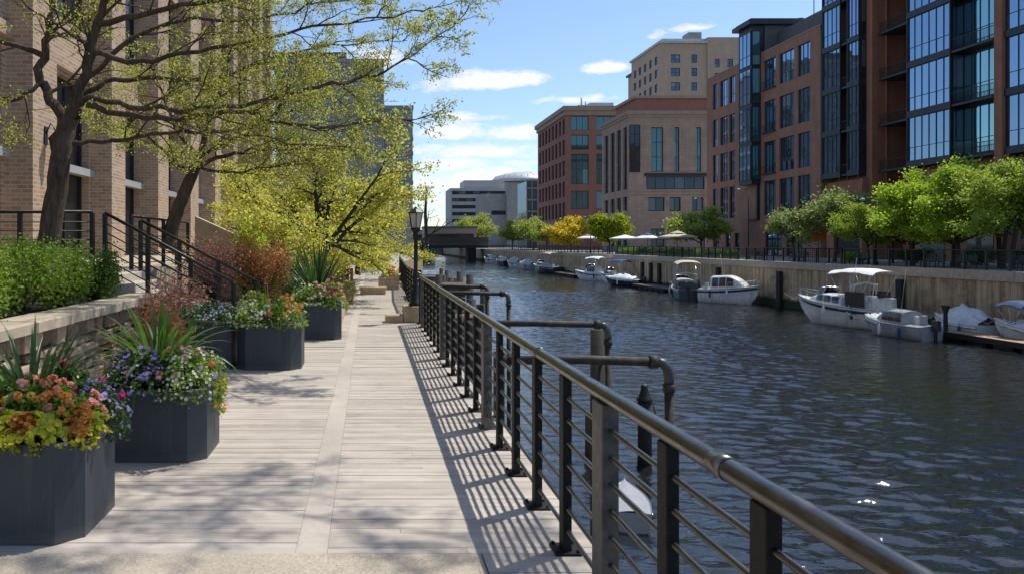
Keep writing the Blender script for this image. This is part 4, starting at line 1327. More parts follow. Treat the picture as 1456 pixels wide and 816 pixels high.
# --- left tan brick building
LX = -9.0
lb = thing('brick_building', 'tan brick building with deep pilasters and dark windows on the left terrace', 'building', (LX, 0, 0))
mb = MB()
PIL = [(8.5, 10.1), (14.6, 16.2), (20.7, 22.3), (27.05, 28.55), (33.0, 34.7), (39.0, 40.8), (45.2, 46.9), (51.3, 53.0), (57.4, 59.1), (63.5, 65.2), (70.3, 72.0)]
ops = []
HT = 31.0
rows = [(1.27, 7.1), (8.9, 13.4), (15.2, 19.6), (21.4, 25.8)]
D0 = 0.72
for (a0, a1), (b0, b1) in zip(PIL[:-1], PIL[1:]):
    for z0, z1 in rows: ops.append((a1 + 0.25 - 2, b0 - 0.25 - 2, z0, z1))
facade(mb, (-D0, 2, 0), UY, NE, 70, 0.0, HT, ops, 0.35)
mb.quad((-D0, 72, 0), (-D0 - 14, 72, 0), (-D0 - 14, 72, HT), (-D0, 72, HT)); mb.quad((-D0, 2, 0), (-D0 - 14, 2, 0), (-D0 - 14, 2, HT), (-D0, 2, HT))
mb.quad((-D0, 2, HT), (-D0 - 14, 2, HT), (-D0 - 14, 72, HT), (-D0, 72, HT))
mb.build('wall', M['tan_brick'], lb)
for a0, a1 in PIL:
    mb = MB(); mb.box(-D0 - 0.1, 0, a0, a1, 1.2, HT + 0.6); mb.build('pilaster', M['tan_brick'], lb)
for (a0, a1), (b0, b1) in zip(PIL[:-1], PIL[1:]):
    for z in (7.25, 13.55, 19.75, 25.95):
        mb = MB(); mb.box(-D0 - 0.05, -D0 + 0.18, a1 + 0.004, b0 - 0.004, z, z + 0.35); mb.build('brick_band', M['tan_brick'], lb)
mb = MB()
for (a0, a1), (b0, b1) in zip(PIL[:-1], PIL[1:]): mb.box(-D0 - 0.2, -D0 + 0.12, a1 + 0.004, b0 - 0.004, 4.05, 4.3)
mb.build('canopy_beam', M['white_beam'], lb)
for i, o_ in enumerate(ops):
    a, b, c, d = o_
    tall = c < 2
    if not tall and a > 34: continue
    window(lb, (-D0 - 0.33, a + 2, c), UY, NE, b - a, d - c, 3, 2, 0.09, 'dark_frame', 'glass_dark' if tall else 'glass', transom=(0.47,) if tall else None)
mb = MB()
for i, o_ in enumerate(ops):
    a, b, c, d = o_
    if c > 2 and a > 34: mb.quad((-D0 - 0.3, a + 2, c), (-D0 - 0.3, b + 2, c), (-D0 - 0.3, b + 2, d), (-D0 - 0.3, a + 2, d))
mb.build('far_glazing', M['glass'], lb)
wl = MB()
wl.lathe([(0.0, .0), (.06, .05), (.10, .2), (.17, .62), (.20, .66), (.10, .78), (.02, .88)], (0.28, 21.5, 4.0), 6, False)
wl.tube([(0, 21.5, 4.75), (0.15, 21.5, 5.1), (0.28, 21.5, 4.9)], 0.02, 6); wl.box(0.0, 0.03, 21.4, 21.6, 4.5, 5.0)
wl.build('wall_lantern', M['black_metal'], lb)
for yb in (28.9, 35.2):     # guard rails at the upper windows
    mb = MB()
    for k in range(12): mb.box(-D0 + .3, -D0 + .32, yb + k * .34, yb + k * .34 + .02, 8.9, 9.9)
    mb.box(-D0 + .28, -D0 + .34, yb, yb + 3.8, 9.9, 9.96)
    mb.build('window_guard', M['black_metal'], lb)

# --- tall glass tower beyond, left
tw = thing('glass_tower', 'tall grey glass tower with stepped roof beyond the golden trees', 'tower', (0, 0, 0))
mb = MB()
boxwalls(mb, -24, 3.6, 200, 225, 0, 48.5); boxwalls(mb, 3.62, 11.2, 201, 224, 0, 36.6); boxwalls(mb, -26, -6, 203, 222, 48.5, 52)
mb.build('core', M['glass_tower'], tw)
mb = MB()
for k in range(13):
    z = 2 + k * 3.8
    if z < 48: mb.box(-24.2, 3.8, 199.75, 199.98, z, z + 0.9)
    if z < 36: mb.box(3.82, 11.4, 200.75, 200.98, z, z + 0.9); mb.box(11.22, 11.45, 200.75, 224, z, z + .9)
for k in range(16):
    x = -24.2 + k * 1.85; mb.box(x, x + 0.28, 199.5, 199.74, 0, 49.3 if k < 16 else 37)
for k in range(5):
    x = 4.0 + k * 1.75; mb.box(x, x + 0.28, 200.5, 200.74, 0, 37.2)
mb.box(-24.3, 3.9, 199.6, 225.2, 48.52, 49.5); mb.box(3.91, 11.5, 200.6, 224.2, 36.62, 37.6)
mb.build('mullions', M['grey_concrete'], tw)

# --- right: brick lofts with glass bays (nearest)
X0 = BX
ap = thing('apartment_building', 'nearest right building, orange brick piers and navy framed glass bays', 'apartment building', (X0, 0, 0))
FL = [9.95, 15.1, 20.25, 25.4, 30.55]
TOPZ = 32.6
mb = MB()
mb.box(0.75, 2.2, 87.3, 88.35, 0, TOPZ); mb.box(0.004, 0.75, 87.9, 88.35, 0, 9.2)
mb.box(2.2, 2.25, 87.0, 87.29, 0, TOPZ)
mb.box(0.02, 1.3, 68.5, 69.38, 0, TOPZ + .3)
mb.box(0.02, 1.3, 57.2, 58.0, 0, TOPZ + .3)
mb.box(0.9, 5.0, 40, 57.2, 0, TOPZ); mb.box(0.5, 5.0, 58.0, 80.55, 0, 9.2); mb.box(0.5, 5.0, 88.4, 95.6, 0, 9.2)
mb.box(1.5, 16, 40, 80.5, 9.2, TOPZ); mb.box(1.5, 16, 87.35, 95.6, 9.2, TOPZ); mb.box(5.2, 16, 80.5, 87.35, 0, TOPZ - .01)
mb.build('wall', M['orange_brick'], ap)
mb = MB()
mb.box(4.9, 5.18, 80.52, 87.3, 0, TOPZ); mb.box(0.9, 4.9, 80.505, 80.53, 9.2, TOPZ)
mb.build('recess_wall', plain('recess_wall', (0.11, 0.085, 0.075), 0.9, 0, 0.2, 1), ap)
bays = [(91.95, 95.5, 0.0, 4, 'glass'), (88.4, 90.6, 0.0, 3, 'glass'), (90.62, 91.93, 1.2, 2, 'glass_dark'), (74.5, 80.5, 0.0, 6, 'glass'), (69.4, 74.48, 1.15, 5, 'glass_teal'), (58.05, 68.45, 0.3, 8, 'glass')]
for i, z in enumerate(FL):
    zt = FL[i + 1] if i + 1 < len(FL) else TOPZ
    for a, b, dx, nx, gm in bays:
        window(ap, (dx + 0.1, a, z + 0.32), UY, NW, b - a, zt - z - 0.62, nx, 2, 0.075, 'navy_frame', ('glass_dark' if i == 0 and gm == 'glass' else gm), 'glass_bay', (0.30, 0.52) if nx == 6 and False else (0.31,))
    for (y, xa, xb) in ((88.37, 0.12, 0.72), (74.47, 0.14, 1.25)):
        window(ap, (xa, y, z + 0.32), UX, NS, xb - xa, zt - z - 0.62, 1, 2, 0.06, 'navy_frame', 'glass_dark', 'glass_bay', (0.31,))
    # balcony in the deep recess, and shallow ones between the bays
    for (ya, yb, xa, xb) in ((80.8, 87.0, 1.3, 4.88), (69.45, 74.4, -0.02, 1.2), (90.65, 91.9, 0.0, 1.25)):
        m2 = MB(); m2.box(xa, xb, ya, yb, z - 0.2, z + 0.02); sl = m2.build('balcony', M['navy_frame'], ap)
        m2 = MB()
        m2.box(xa + .02, xa + .07, ya, yb, z + 1.08, z + 1.14)
        k = 0
        while ya + k * 0.16 < yb: m2.box(xa + .035, xa + .055, ya + k * .16, ya + k * .16 + .02, z + 0.02, z + 1.08); k += 1
        m2.build('balcony_rail', M['black_metal'], sl)
mb = MB()
for i, z in enumerate(FL + [TOPZ]):
    for a, b in ((91.9, 95.6), (88.36, 90.64), (74.46, 80.54)): mb.box(-0.1, 1.6, a, b, z - 0.3, z + 0.32)
    mb.box(0.2, 1.6, 58.0, 68.48, z - 0.3, z + 0.32)
    for a, b in ((90.65, 91.88), (69.4, 74.44)): mb.box(1.02, 1.6, a, b, z - 0.28, z + 0.3)
for a in (74.5, 80.42, 88.4, 90.5, 91.92, 95.5): mb.box(-0.07, 0.09, a, a + 0.12, 9.3, TOPZ)
mb.build('bay_frame', M['navy_frame'], ap)
mb = MB(); mb.box(0.0, 16, 40, 95.6, TOPZ + .33, TOPZ + 0.8); mb.build('roof', M['dark_panel'], ap)
for ya, yb in ((60, 63), (64, 67), (70, 73), (76, 79.5), (89, 94)):
    mb = MB(); mb.box(0.44, 0.5, ya, yb, 0.2, 3.6); mb.build('shopfront', M['glass_dark'], ap)

# --- red brick lofts
rb = thing('brick_loft', 'red brick loft building with a dark glazed corner tower', 'loft building', (X0, 0, 0))
Y0, Y1, RZ = 96.0, 128.3, 28.8
rows = [(5.7, 10.6), (11.6, 16.1), (17.4, 21.8), (23.5, 27.6)]
cols = []
for pa_, pb_ in ((1134, 1152), (1108, 1129), (1086, 1103), (1037, 1045), (1024, 1035), (1013.5, 1020)): cols.append((YB(pb_), YB(pa_)))
ops = [(a - Y0, b - Y0, c, d) for a, b in cols for c, d in rows]
gops = [(100 - Y0, 104 - Y0, 0.1, 4.0), (105 - Y0, 109.5 - Y0, 0.1, 4.0), (117 - Y0, 118.6 - Y0, 0.1, 3.4), (120 - Y0, 121.6 - Y0, 0.1, 3.4), (124 - Y0, 126 - Y0, 0.6, 3.0)]
mb = MB()
facade(mb, (0, Y0, 0), UY, NW, Y1 - Y0, 0, RZ, ops + gops, 0.3)
boxwalls(mb, 0, 18, Y0, Y1, 0, RZ - 0.5, 'W')
mb.box(0.002, 0.45, Y0, Y1, RZ, RZ + 0.05)
mb.quad((0.35, Y0, RZ - .5), (0.35, Y1, RZ - .5), (0.35, Y1, RZ), (0.35, Y0, RZ))
mb.build('wall', M['red_brick'], rb)
mb = MB(); mb.box(-0.06, 0.5, Y0, 110.5, RZ + 0.06, RZ + 0.22); mb.box(-0.06, 0.5, 114.7, Y1, RZ + 0.06, RZ + 0.22); mb.build('parapet_cap', M['cornice'], rb)
for a, b, c, d in ops:
    w = b - a
    window(rb, (0.28, a + Y0, c), UY, NW, w, d - c, 3 if w > 1.9 else (2 if w > 1 else 1), 2, 0.08, 'navy_frame', 'glass_dark' if c < 6 else 'glass', transom=(0.3,) if c < 20 else (0.34,))
for a, b, c, d in gops: window(rb, (0.28, a + Y0, c), UY, NW, b - a, d - c, 3, 1, 0.08, 'black_metal', 'glass_dark', 'shopfront')
for z in (23.5, 17.4, 11.6):  # balconets
    m2 = MB(); a, b = cols[2]
    m2.box(-0.35, 0.0, a - .1, b + .1, z - 0.12, z); bl = m2.build('balcony', M['navy_frame'], rb)
    m2 = MB(); m2.box(-0.35, -0.31, a - .1, b + .1, z + 1.0, z + 1.05)
    for k in range(14): m2.box(-0.34, -0.32, a - .1 + k * (b - a + .2) / 14, a - .08 + k * (b - a + .2) / 14, z, z + 1)
    m2.build('balcony_rail', M['black_metal'], bl)
# dark glazed bay
bz = [(10.9, 15.9), (16.3, 21.4), (21.8, 26.9), (27.3, 32.2)]
mb = MB()
mb.box(-1.3, 0.4, 110.7, 114.5, 10.3, 33.0); mb.build('bay_core', M['navy_frame'], rb)
for c, d in bz:
    window(rb, (-1.31, 110.85, c), UY, NW, 3.5, d - c, 3, 2, 0.09, 'navy_frame', 'glass', 'bay_window', (0.3,))
    window(rb, (-1.25, 110.69, c), UX, NS, 1.2, d - c, 1, 2, 0.09, 'navy_frame', 'glass_teal', 'bay_window', (0.3,))
mb = MB(); mb.box(-2.0, 6.0, 109.9, 115.2, 33.0, 33.6); mb.box(-1.6, 5.5, 110.3, 114.8, 33.6, 33.9); mb.build('bay_roof', M['navy_frame'], rb)
mb = MB(); mb.box(0.6, 6, 110.7, 114.5, RZ - 0.5, 33.0); mb.box(2.5, 12, 98, 110.6, RZ - .5, 32.0); mb.build('penthouse', M['dark_panel'], rb)
mb = MB()
for y, h in ((98.5, 36.5), (101, 35.5), (103.5, 36)): mb.tube([(3.5, y, 32), (3.5, y, h)], 0.06, 5)
mb.lathe([(0, 0), (.5, .15), (.7, .5)], (4, 108, 32.6), 10); mb.tube([(4, 108, 32), (4, 108, 32.7)], 0.05, 5)
mb.build('roof_mast', M['dark_panel'], rb)
mb = MB(); mb.box(-0.5, 0.3, 110.9, 114.3, 5.2, 5.4); mb.box(-0.4, 0.0, 110.9, 111.3, 5.4, 10.3); mb.box(0.02, .25, 111.3, 114.3, 5.4, 10.3); mb.build('dark_recess', M['glass_dark'], rb)

# --- brown stone block
bs = thing('stone_building', 'brown stone building with tall slot windows behind the parasols', 'building', (X0, 0, 0))
Y0, Y1, RZ = 167.0, 186.0, 29.6
mb = MB()
sx = lambda p: (p - VX) * Y0 / F - X0
fops = [(sx(926), sx(943), 17.3, 26.9), (sx(959), sx(966), 17.3, 26.9), (sx(990), sx(997), 17.3, 26.9), (sx(952), sx(968), 8.8, 11.8), (sx(922), sx(945), 8.8, 11.8), (sx(984), sx(1000), 8.8, 11.8), (sx(919), sx(1002), 13.5, 16.3), (sx(925), sx(945), 1, 5)]
facade(mb, (0, Y0, 0), UX, NS, 26, 0, RZ, fops, 0.5)
wops = [(1.0, 3.6, 13.6, 27.2), (5.2, 8.2, 13.6, 27.2), (9.6, 12.6, 13.6, 27.2), (14.2, 17.2, 13.6, 27.2), (1.0, 3.6, 8.8, 12), (5.2, 8.2, 8.8, 12), (9.6, 12.6, 8.8, 12), (14.2, 17.2, 8.8, 12), (1, 3.6, 1, 6), (5.2, 8.2, 1, 6), (9.6, 12.6, 1, 6)]
facade(mb, (0, Y0, 0), UY, NW, 19, 0, RZ, wops, 0.5)
boxwalls(mb, 0, 26, Y0, Y1, 0, RZ - .3, 'WS')
mb.build('wall', M['brown_stone'], bs)
for a, b, c, d in fops: window(bs, (a, Y0 + 0.45, c), UX, NS, b - a, d - c, 2 if b - a < 5 else 6, max(1, int((d - c) / 2.6)), 0.16, 'dark_frame', 'glass_teal' if c > 17 else 'glass_dark')
for a, b, c, d in wops: window(bs, (0.45, a + Y0, c), UY, NW, b - a, d - c, 2, max(1, int((d - c) / 2.6)), 0.16, 'dark_frame', 'glass_dark')
mb = MB(); mb.box(-0.5, 26.2, Y0 - 0.5, Y1 + .3, RZ + .01, RZ + 0.8); mb.box(-0.25, 26.1, Y0 - .25, Y1, RZ - .5, RZ); mb.build('cornice', M['cornice'], bs)
window(bs, (0.15, Y0 - .03, 17.2), UX, NS, 2.3, 10.2, 2, 5, 0.16, 'dark_frame', 'glass_dark', 'corner_glazing')
mb = MB(); mb.box(3.4, 26, Y0 - .3, Y0 - .01, 16.35, 16.95); mb.build('dark_band', M['dark_frame'], bs)
mb = MB(); mb.box(-.3, 26, Y0 - .22, Y0 - .012, 12.4, 12.9); mb.build('ledge', M['brown_stone'], bs)
mb = MB(); mb.box(3, 26, Y0 + 4, Y1 - 1, RZ, RZ + 4.2); mb.build('penthouse', M['maroon_brick'], bs)
mb = MB(); mb.box(2.4, 26.4, Y0 + 3.4, Y1 - .5, RZ + 4.2, RZ + 4.8); mb.build('penthouse_roof', M['cornice'], bs)

# --- maroon block
mr = thing('brick_building', 'maroon brick block with teal windows and a pale cornice', 'building', (X0, 0, 0))
Y0, Y1, RZ = 220.0, 257.0, 39.5
sx = lambda p: (p - VX) * Y0 / F - X0
mb = MB()
fops = []
for a, b in ((812, 837), (848, 879)):
    for c, d in ((34.0, 38.0), (28.5, 32.7), (18.7, 27.3), (11.6, 16.8), (3, 9)): fops.append((sx(a), sx(b), c, d))
facade(mb, (0, Y0, 0), UX, NS, 34, 0, RZ, fops, 0.5)
wops = []
for k in range(8):
    for c, d in ((33.2, 37.6), (27.2, 31.6), (21.2, 25.6), (15.2, 19.6), (9.2, 13.6), (3, 7)):
        wops.append((1.6 + k * 4.4, 1.6 + k * 4.4 + 2.7, c, d))
facade(mb, (0, Y0, 0), UY, NW, 37, 0, RZ, wops, 0.5)
boxwalls(mb, 0, 34, Y0, Y1, 0, RZ, 'WS')
mb.build('wall', M['maroon_brick'], mr)
for a, b, c, d in fops: window(mr, (a, Y0 + 0.45, c), UX, NS, b - a, d - c, 3, 1 if d - c < 6 else 2, 0.14, 'dark_frame', 'glass_teal')
for a, b, c, d in wops: window(mr, (0.45, a + Y0, c), UY, NW, b - a, d - c, 2, 2, 0.14, 'dark_frame', 'glass')
mb = MB(); mb.box(-1.0, 34.5, Y0 - 1, Y1 + .5, RZ + .01, RZ + 1.3); mb.box(-0.5, 34.3, Y0 - .5, Y1, RZ - 1.2, RZ); mb.build('cornice', M['cornice'], mr)
mb = MB(); mb.box(9, 16, Y0 + 8, Y0 + 14, RZ + 1.3, RZ + 3.8); mb.tube([(6, Y0 + 6, RZ), (6, Y0 + 6, RZ + 5)], .25, 6); mb.tube([(7.5, Y0 + 7, RZ), (7.5, Y0 + 7, RZ + 4)], .25, 6); mb.box(4.8, 8, Y0 + 5, Y0 + 7, RZ + 1.3, RZ + 2.6)
mb.build('roof_plant', M['metal_roof'], mr)

# --- beige tower
bt = thing('beige_tower', 'tall beige tower block rising behind the brown stone building', 'tower', (93.9, 250, 0))
mb = MB()
sx = lambda p: (p - VX) * 250 / F - 93.9
zf = lambda y: (VY - y) * 250 / F + H
fops = []
for a, b in ((954, 967), (983, 991)):
    for yt in (78, 97, 117.5, 137): fops.append((sx(a), sx(b), zf(yt + 12), zf(yt)))
RZ = 66.4
facade(mb, (0, 0, 0), UX, NS, 15.2, 0, RZ, fops, 0.4)
wops = [(2 + k * 5, 4.6 + k * 5, zf(yt + 12), zf(yt)) for k in range(5) for yt in (78, 97, 117.5, 137)]
facade(mb, (0, 0, 0), UY, NW, 27, 0, RZ, wops, 0.4)
boxwalls(mb, 0, 15.2, 0, 27, 0, RZ, 'WS')
fo2 = [(sx(a) - 15.22, sx(b) - 15.22, zf(yt + 12), zf(yt)) for a, b in ((1015, 1022), (1033, 1041)) for yt in (85, 105, 125)]
facade(mb, (15.22, -0.6, 0), UX, NS, 14, 0, 68.3, fo2, 0.4)
boxwalls(mb, 15.22, 29.2, -0.6, 20, 0, 68.3, 'S')
boxwalls(mb, 2.5, 14, 27, 38, 0, 63.5)
mb.build('wall', M['beige_brick'], bt)
for a, b, c, d in fops: window(bt, (a, 0.35, c), UX, NS, b - a, d - c, 2, 2, 0.18, 'navy_frame', 'glass')
for a, b, c, d in fo2: window(bt, (a + 15.22, -0.25, c), UX, NS, b - a, d - c, 2, 2, 0.18, 'navy_frame', 'glass')
for a, b, c, d in wops: window(bt, (0.35, a, c), UY, NW, b - a, d - c, 2, 2, 0.18, 'dark_frame', 'glass_dark')
mb = MB(); mb.box(-0.6, 15.2, -.8, 27.5, RZ + .01, RZ + 0.7); mb.box(1.2, 15.0, 1.2, 25, RZ + 0.7, RZ + 1.9); mb.build('roof', M['metal_roof'], bt)
mb = MB(); mb.box(10.5, 14.8, 3, 8, RZ + 1.9, RZ + 4.5); mb.build('roof_plant', M['grey_concrete'], bt)
mb = MB(); mb.box(1.8, 14.6, 26.6, 38.6, 63.5, 64.2); mb.build('lower_roof', M['dark_panel'], bt)
mb = MB(); mb.box(-0.8, 2.5, 26, 31, 40, 42); mb.build('ledge', M['dark_panel'], bt)

# --- distant offices beyond the bridge
of = thing('office_building', 'distant pale office block with dark ribbon windows beyond the bridge', 'office', (44, 420, 0))
mb = MB()
oz = lambda y, Y=420: (VY - y) * Y / F + H
ops = [(1, 31, oz(y + 5), oz(y)) for y in (272, 282, 292, 302, 312)]
facade(mb, (0, 0, 0), UX, NS, 34, 0, oz(268), ops, 0.5); boxwalls(mb, 0, 34, 0, 26, 0, oz(268), 'S'); boxwalls(mb, 8, 30, 4, 24, oz(268), oz(256))
mb.build('wall', M['office'], of)
for a, b, c, d in ops: window(of, (a, .45, c), UX, NS, b - a, d - c, 8, 1, 0.3, 'dark_frame', 'glass_dark')
og = thing('office_building', 'distant dark grey windowless block beside the pale office', 'office', (55, 380, 0))
mb = MB(); mb.box(0, 22, 0, 20, 0, oz(276, 380)); mb.box(12, 26, -4, -0.05, 0, oz(262, 380)); mb.build('wall', M['grey_concrete'], og)
mb = MB(); mb.box(5, 14, -0.15, -0.004, 16, 18); mb.build('window', M['glass_dark'], og)
gb = thing('glass_annex', 'distant blue green glass annex left of the maroon block', 'annex', (62, 300, 0))
mb = MB(); mb.box(-1, 15, 0, 18, 0, oz(258, 300)); mb.build('wall', M['glass_blue'], gb)
mb = MB()
for k in range(8): mb.box(-1.1 + k * 2.1, -0.8 + k * 2.1, -0.3, -0.004, 0, oz(257.9, 300))
for z in (5, 9.5, 14, 18.5, 23, 26): mb.box(-1.2, 15, -0.2, -0.003, z, z + .6)
mb.build('mullions', M['grey_concrete'], gb)
dm = thing('dome_building', 'distant pale ribbed dome roof above the offices', 'dome', (91, 460, 0))
mb = MB(); mb.box(-22, 22, -12, 12, 0, oz(262, 460)); mb.build('wall', M['office'], dm)
mb = MB(); mb.lathe([(19, 0), (18.5, 1.5), (16, 3.6), (11, 5.4), (5, 6.3), (0, 6.5)], (0, 0, oz(261, 460)), 28); mb.build('roof', M['metal_roof'], dm)
mb = MB()
for k in range(28):
    t = math.pi * k / 14
    mb.tube([(19.1 * math.cos(t), 19.1 * math.sin(t), oz(261, 460)), (16.1 * math.cos(t), 16.1 * math.sin(t), oz(261, 460) + 3.65), (5 * math.cos(t), 5 * math.sin(t), oz(261, 460) + 6.35)], 0.18, 4)
mb.build('rib', M['grey_concrete'], dm)
for (x, w, h, lab) in ((16, 14, 14, 'low distant block seen over the middle of the bridge'), (-60, 40, 26, 'distant grey block hidden behind the left trees'), (30, 12, 10, 'lower distant flat roofed block right of the spire')):
    b = thing('distant_building', lab, 'building', (x, 480 + w, 0)); mb = MB(); mb.box(0, w, 0, 14, 0, h); mb.build('wall', M['grey_concrete'], b)
    mb = MB(); mb.box(-.3, w + .3, -.3, 14.3, h, h + .6); mb.build('roof', M['dark_panel'], b)
    mb = MB(); mb.box(1, w - 1, -.1, -.01, h * .55, h * .75); mb.build('window', M['glass_dark'], b)
SKY, EXPO, CLOUD = 0.15, 0.14, 6.2
# ---------------------------------------------------------------- lamps, boxes, bridge
def lamp_post(label, loc, h, group, r=0.045):
    o = thing('street_lamp', label, 'street lamp', loc, 0, group)
    mb = MB()
    mb.lathe([(.16, 0), (.16, .06), (.11, .10), (.10, .32), (.075, .36), (.06, .5), (r, .55), (r, h * .68), (r * 1.5, h * .70), (r * 1.5, h * .715), (r, h * .73), (.10, h * .755), (.115, h * .77), (.0, h * .771)], (0, 0, 0), 14)
    mb.build('post', M['black_metal'], o)
    mb = MB()
    z0, z1 = h * .775, h * .925
    mb.lathe([(.10, z0), (.165, z1)], (0, 0, 0), 6, False)
    lt = mb.build('lantern', M['lamp_glass'], o)
    mb = MB()
    for k in range(6):
        t = math.pi * 2 * (k + .5) / 6
        mb.tube([(.103 * math.cos(t), .103 * math.sin(t), z0), (.17 * math.cos(t), .17 * math.sin(t), z1)], 0.011, 5)
    mb.lathe([(.19, z1), (.195, z1 + .02), (.10, z1 + h * .045), (.05, z1 + h * .05), (.035, z1 + h * .062), (.0, h)], (0, 0, 0), 6, False)
    mb.lathe([(.115, z0 - .02), (.115, z0 + .015)], (0, 0, 0), 6, False)
    mb.build('lantern_frame', M['black_metal'], lt)
    return o


GL = 'black lantern posts'
pl_ = thing('stone_plinth', 'sandstone plinth carrying the black lantern post at the railing end', 'plinth', (1.02, 17.55, 0.003))
mb = MB(); mb.bbox(-.26, .22, -.3, .3, 0, .36, .015); mb.build('block', M['stone_block'], pl_)
mb = MB(); mb.bbox(-.66, -.27, -.34, .1, 0, .17, .02); mb.build('step', M['stone_block'], pl_)
lamp_post('black lantern post on the sandstone plinth at the railing end', (1.05, 17.45, 0.362), 2.24, GL)
lamp_post('small black lantern post beside the glass fence in the left bed', (-1.76, 20.4, 0.30), 2.0, GL)
lamp_post('black lantern post far along the narrow walk', (-0.75, 44.3, 0.002), 3.0, GL)

tp = thing('timber_planter', 'tan timber planter box standing across the walk, with small flowers', 'planter box', (0.76, 30.0, 0.003))
mb = MB()
for k in range(4): mb.bbox(-.40, .38, -.45, .45, k * .122, k * .122 + .115, .008)
mb.build('box', M['stone_block'], tp)
mb = MB(); mb.box(-.36, .34, -.41, .41, .48, .49); mb.build('soil', M['soil'], tp)
mound('geranium', 'orange flowers in the tan timber planter box', 'flowers', (0.75, 30.0, 0.49), .34, .36, .4, M['shrub'], 500, .06, (('orange', 12, .04, 8), ('coral', 12, .04, 6)))
sb = thing('stone_bench', 'low tan stone block bench in front of the timber planter box', 'bench', (0.13, 27.1, 0.003))
mb = MB(); mb.bbox(-.44, .44, -.25, .25, .0, .15, .01); mb.build('base', M['stone_block'], sb)
mb = MB(); mb.bbox(-.48, .48, -.28, .28, .152, .25, .015); mb.build('seat', M['stone_block'], sb)
rp = thing('red_post', 'short dark red post with a small blue plate beside the narrow walk', 'post', (-0.58, 25.6, 0.002))
mb = MB(); mb.bbox(-.05, .05, -.05, .05, 0, .95, .01); mb.build('post', plain('red_paint', (.28, .03, .03), .5), rp)
mb = MB(); mb.bbox(-.10, .12, -.085, -.055, .30, .52, .004); mb.build('plate', plain('blue_plate', (.05, .25, .5), .5), rp)
for k, (x, y, lab) in enumerate([(-.72, 19.9, 'terracotta pot with pink flowers at the end of the bed kerb'), (-.62, 22.8, 'terracotta pot with orange flowers by the narrow walk'), (0.95, 34.0, 'terracotta pot with coral flowers against the farther railing')]):
    o = thing('flower_pot', lab, 'flower pot', (x, y, 0.003), 0, 'terracotta pots along the walk')
    mb = MB(); mb.lathe([(.13, 0), (.19, .30), (.21, .30), (.21, .36), (.18, .36), (.17, .31), (0, .31)], (0, 0, 0), 16); mb.build('pot', plain('terracotta_%d' % k, (.38, .16, .08), .8), o)
    C_, N_ = dome(500, .27, .27, .30)
    np_obj('foliage', leaf_verts(C_ + np.array([0, 0, .32]), .06, .7, .8), 4, M['shrub'], o)
    C_, N_ = dome(130, .28, .28, .33, .02)
    np_obj('blossoms', flower_verts(C_ + np.array([0, 0, .32]), N_, .03), 4, M[('pink', 'orange', 'coral')[k]], o)

# bridge
br = thing('road_bridge', 'dark low road bridge across the river in the distance', 'bridge', (12, 270, 0))
mb = MB(); mb.box(-30, 29.5, 0, 9, 1.2, 3.0); mb.build('deck', M['dark_panel'], br)
mb = MB()
for k in range(9): mb.box(-2, 29.5, .3 + k * 1.0, .6 + k * 1.0, .2, 1.19)
mb.build('girder', M['dark_frame'], br)
mb = MB(); mb.box(-30, 29.6, -.3, -.004, 2.3, 4.0); mb.build('parapet', M['timber'], br)
mb = MB()
for k in range(40): mb.box(-30 + k * 1.5, -29.9 + k * 1.5, -.2, -.1, 4.0, 5.0)
mb.box(-30, 29.6, -.2, -.1, 5.0, 5.1); mb.build('railing', M['dark_frame'], br)
for x in (8, 24.0): mb = MB(); mb.bbox(x - 1.4, x + 1.4, .5, 8.5, WATER - 1.5, .19, .1); mb.build('pier', M['timber_black'], br)
tb = thing('low_building', 'long low tan building directly behind the bridge', 'building', (20, 330, 0))
mb = MB(); mb.box(3.5, 26, 0, 14, 0, 8.4); mb.build('wall', M['cornice'], tb)
mb = MB(); mb.box(3.2, 26.3, -.3, 14.3, 8.4, 9.2); mb.build('roof', M['dark_panel'], tb)
mb = MB(); mb.box(5, 24.5, -.12, -.004, 3.5, 6.0); mb.build('window', M['glass_dark'], tb)
rs = random.Random(4)
out, tips = [], []
out.append(([Vector((0, 0, -.1)), Vector((.1, 0, 3)), Vector((-.1, 0, 7)), Vector((0.1, 0, 11.2))], [.45, .34, .28, .12], 0))
grow((0, 0, 3.0), (.8, -.3, .45), 5.0, .18, 1, rs, out, tips, dict(P_MAPLE, levels=3, kids=[0, 4, 3]))
grow((0, 0, 4.6), (.5, .3, .8), 4.0, .12, 1, rs, out, tips, dict(P_MAPLE, levels=3, kids=[0, 4, 3]))
grow((0, 0, 6.5), (-.5, .2, .8), 2.4, .1, 1, rs, out, tips, dict(P_MAPLE, levels=3, kids=[0, 3, 3]))
bt_ = thing('bare_tree', 'bare dark tree with a straight pole-like trunk by the bridge end', 'tree', (9.6, 131, -.05))
branch_mesh(out).build('trunk', M['bark_dark'], bt_)

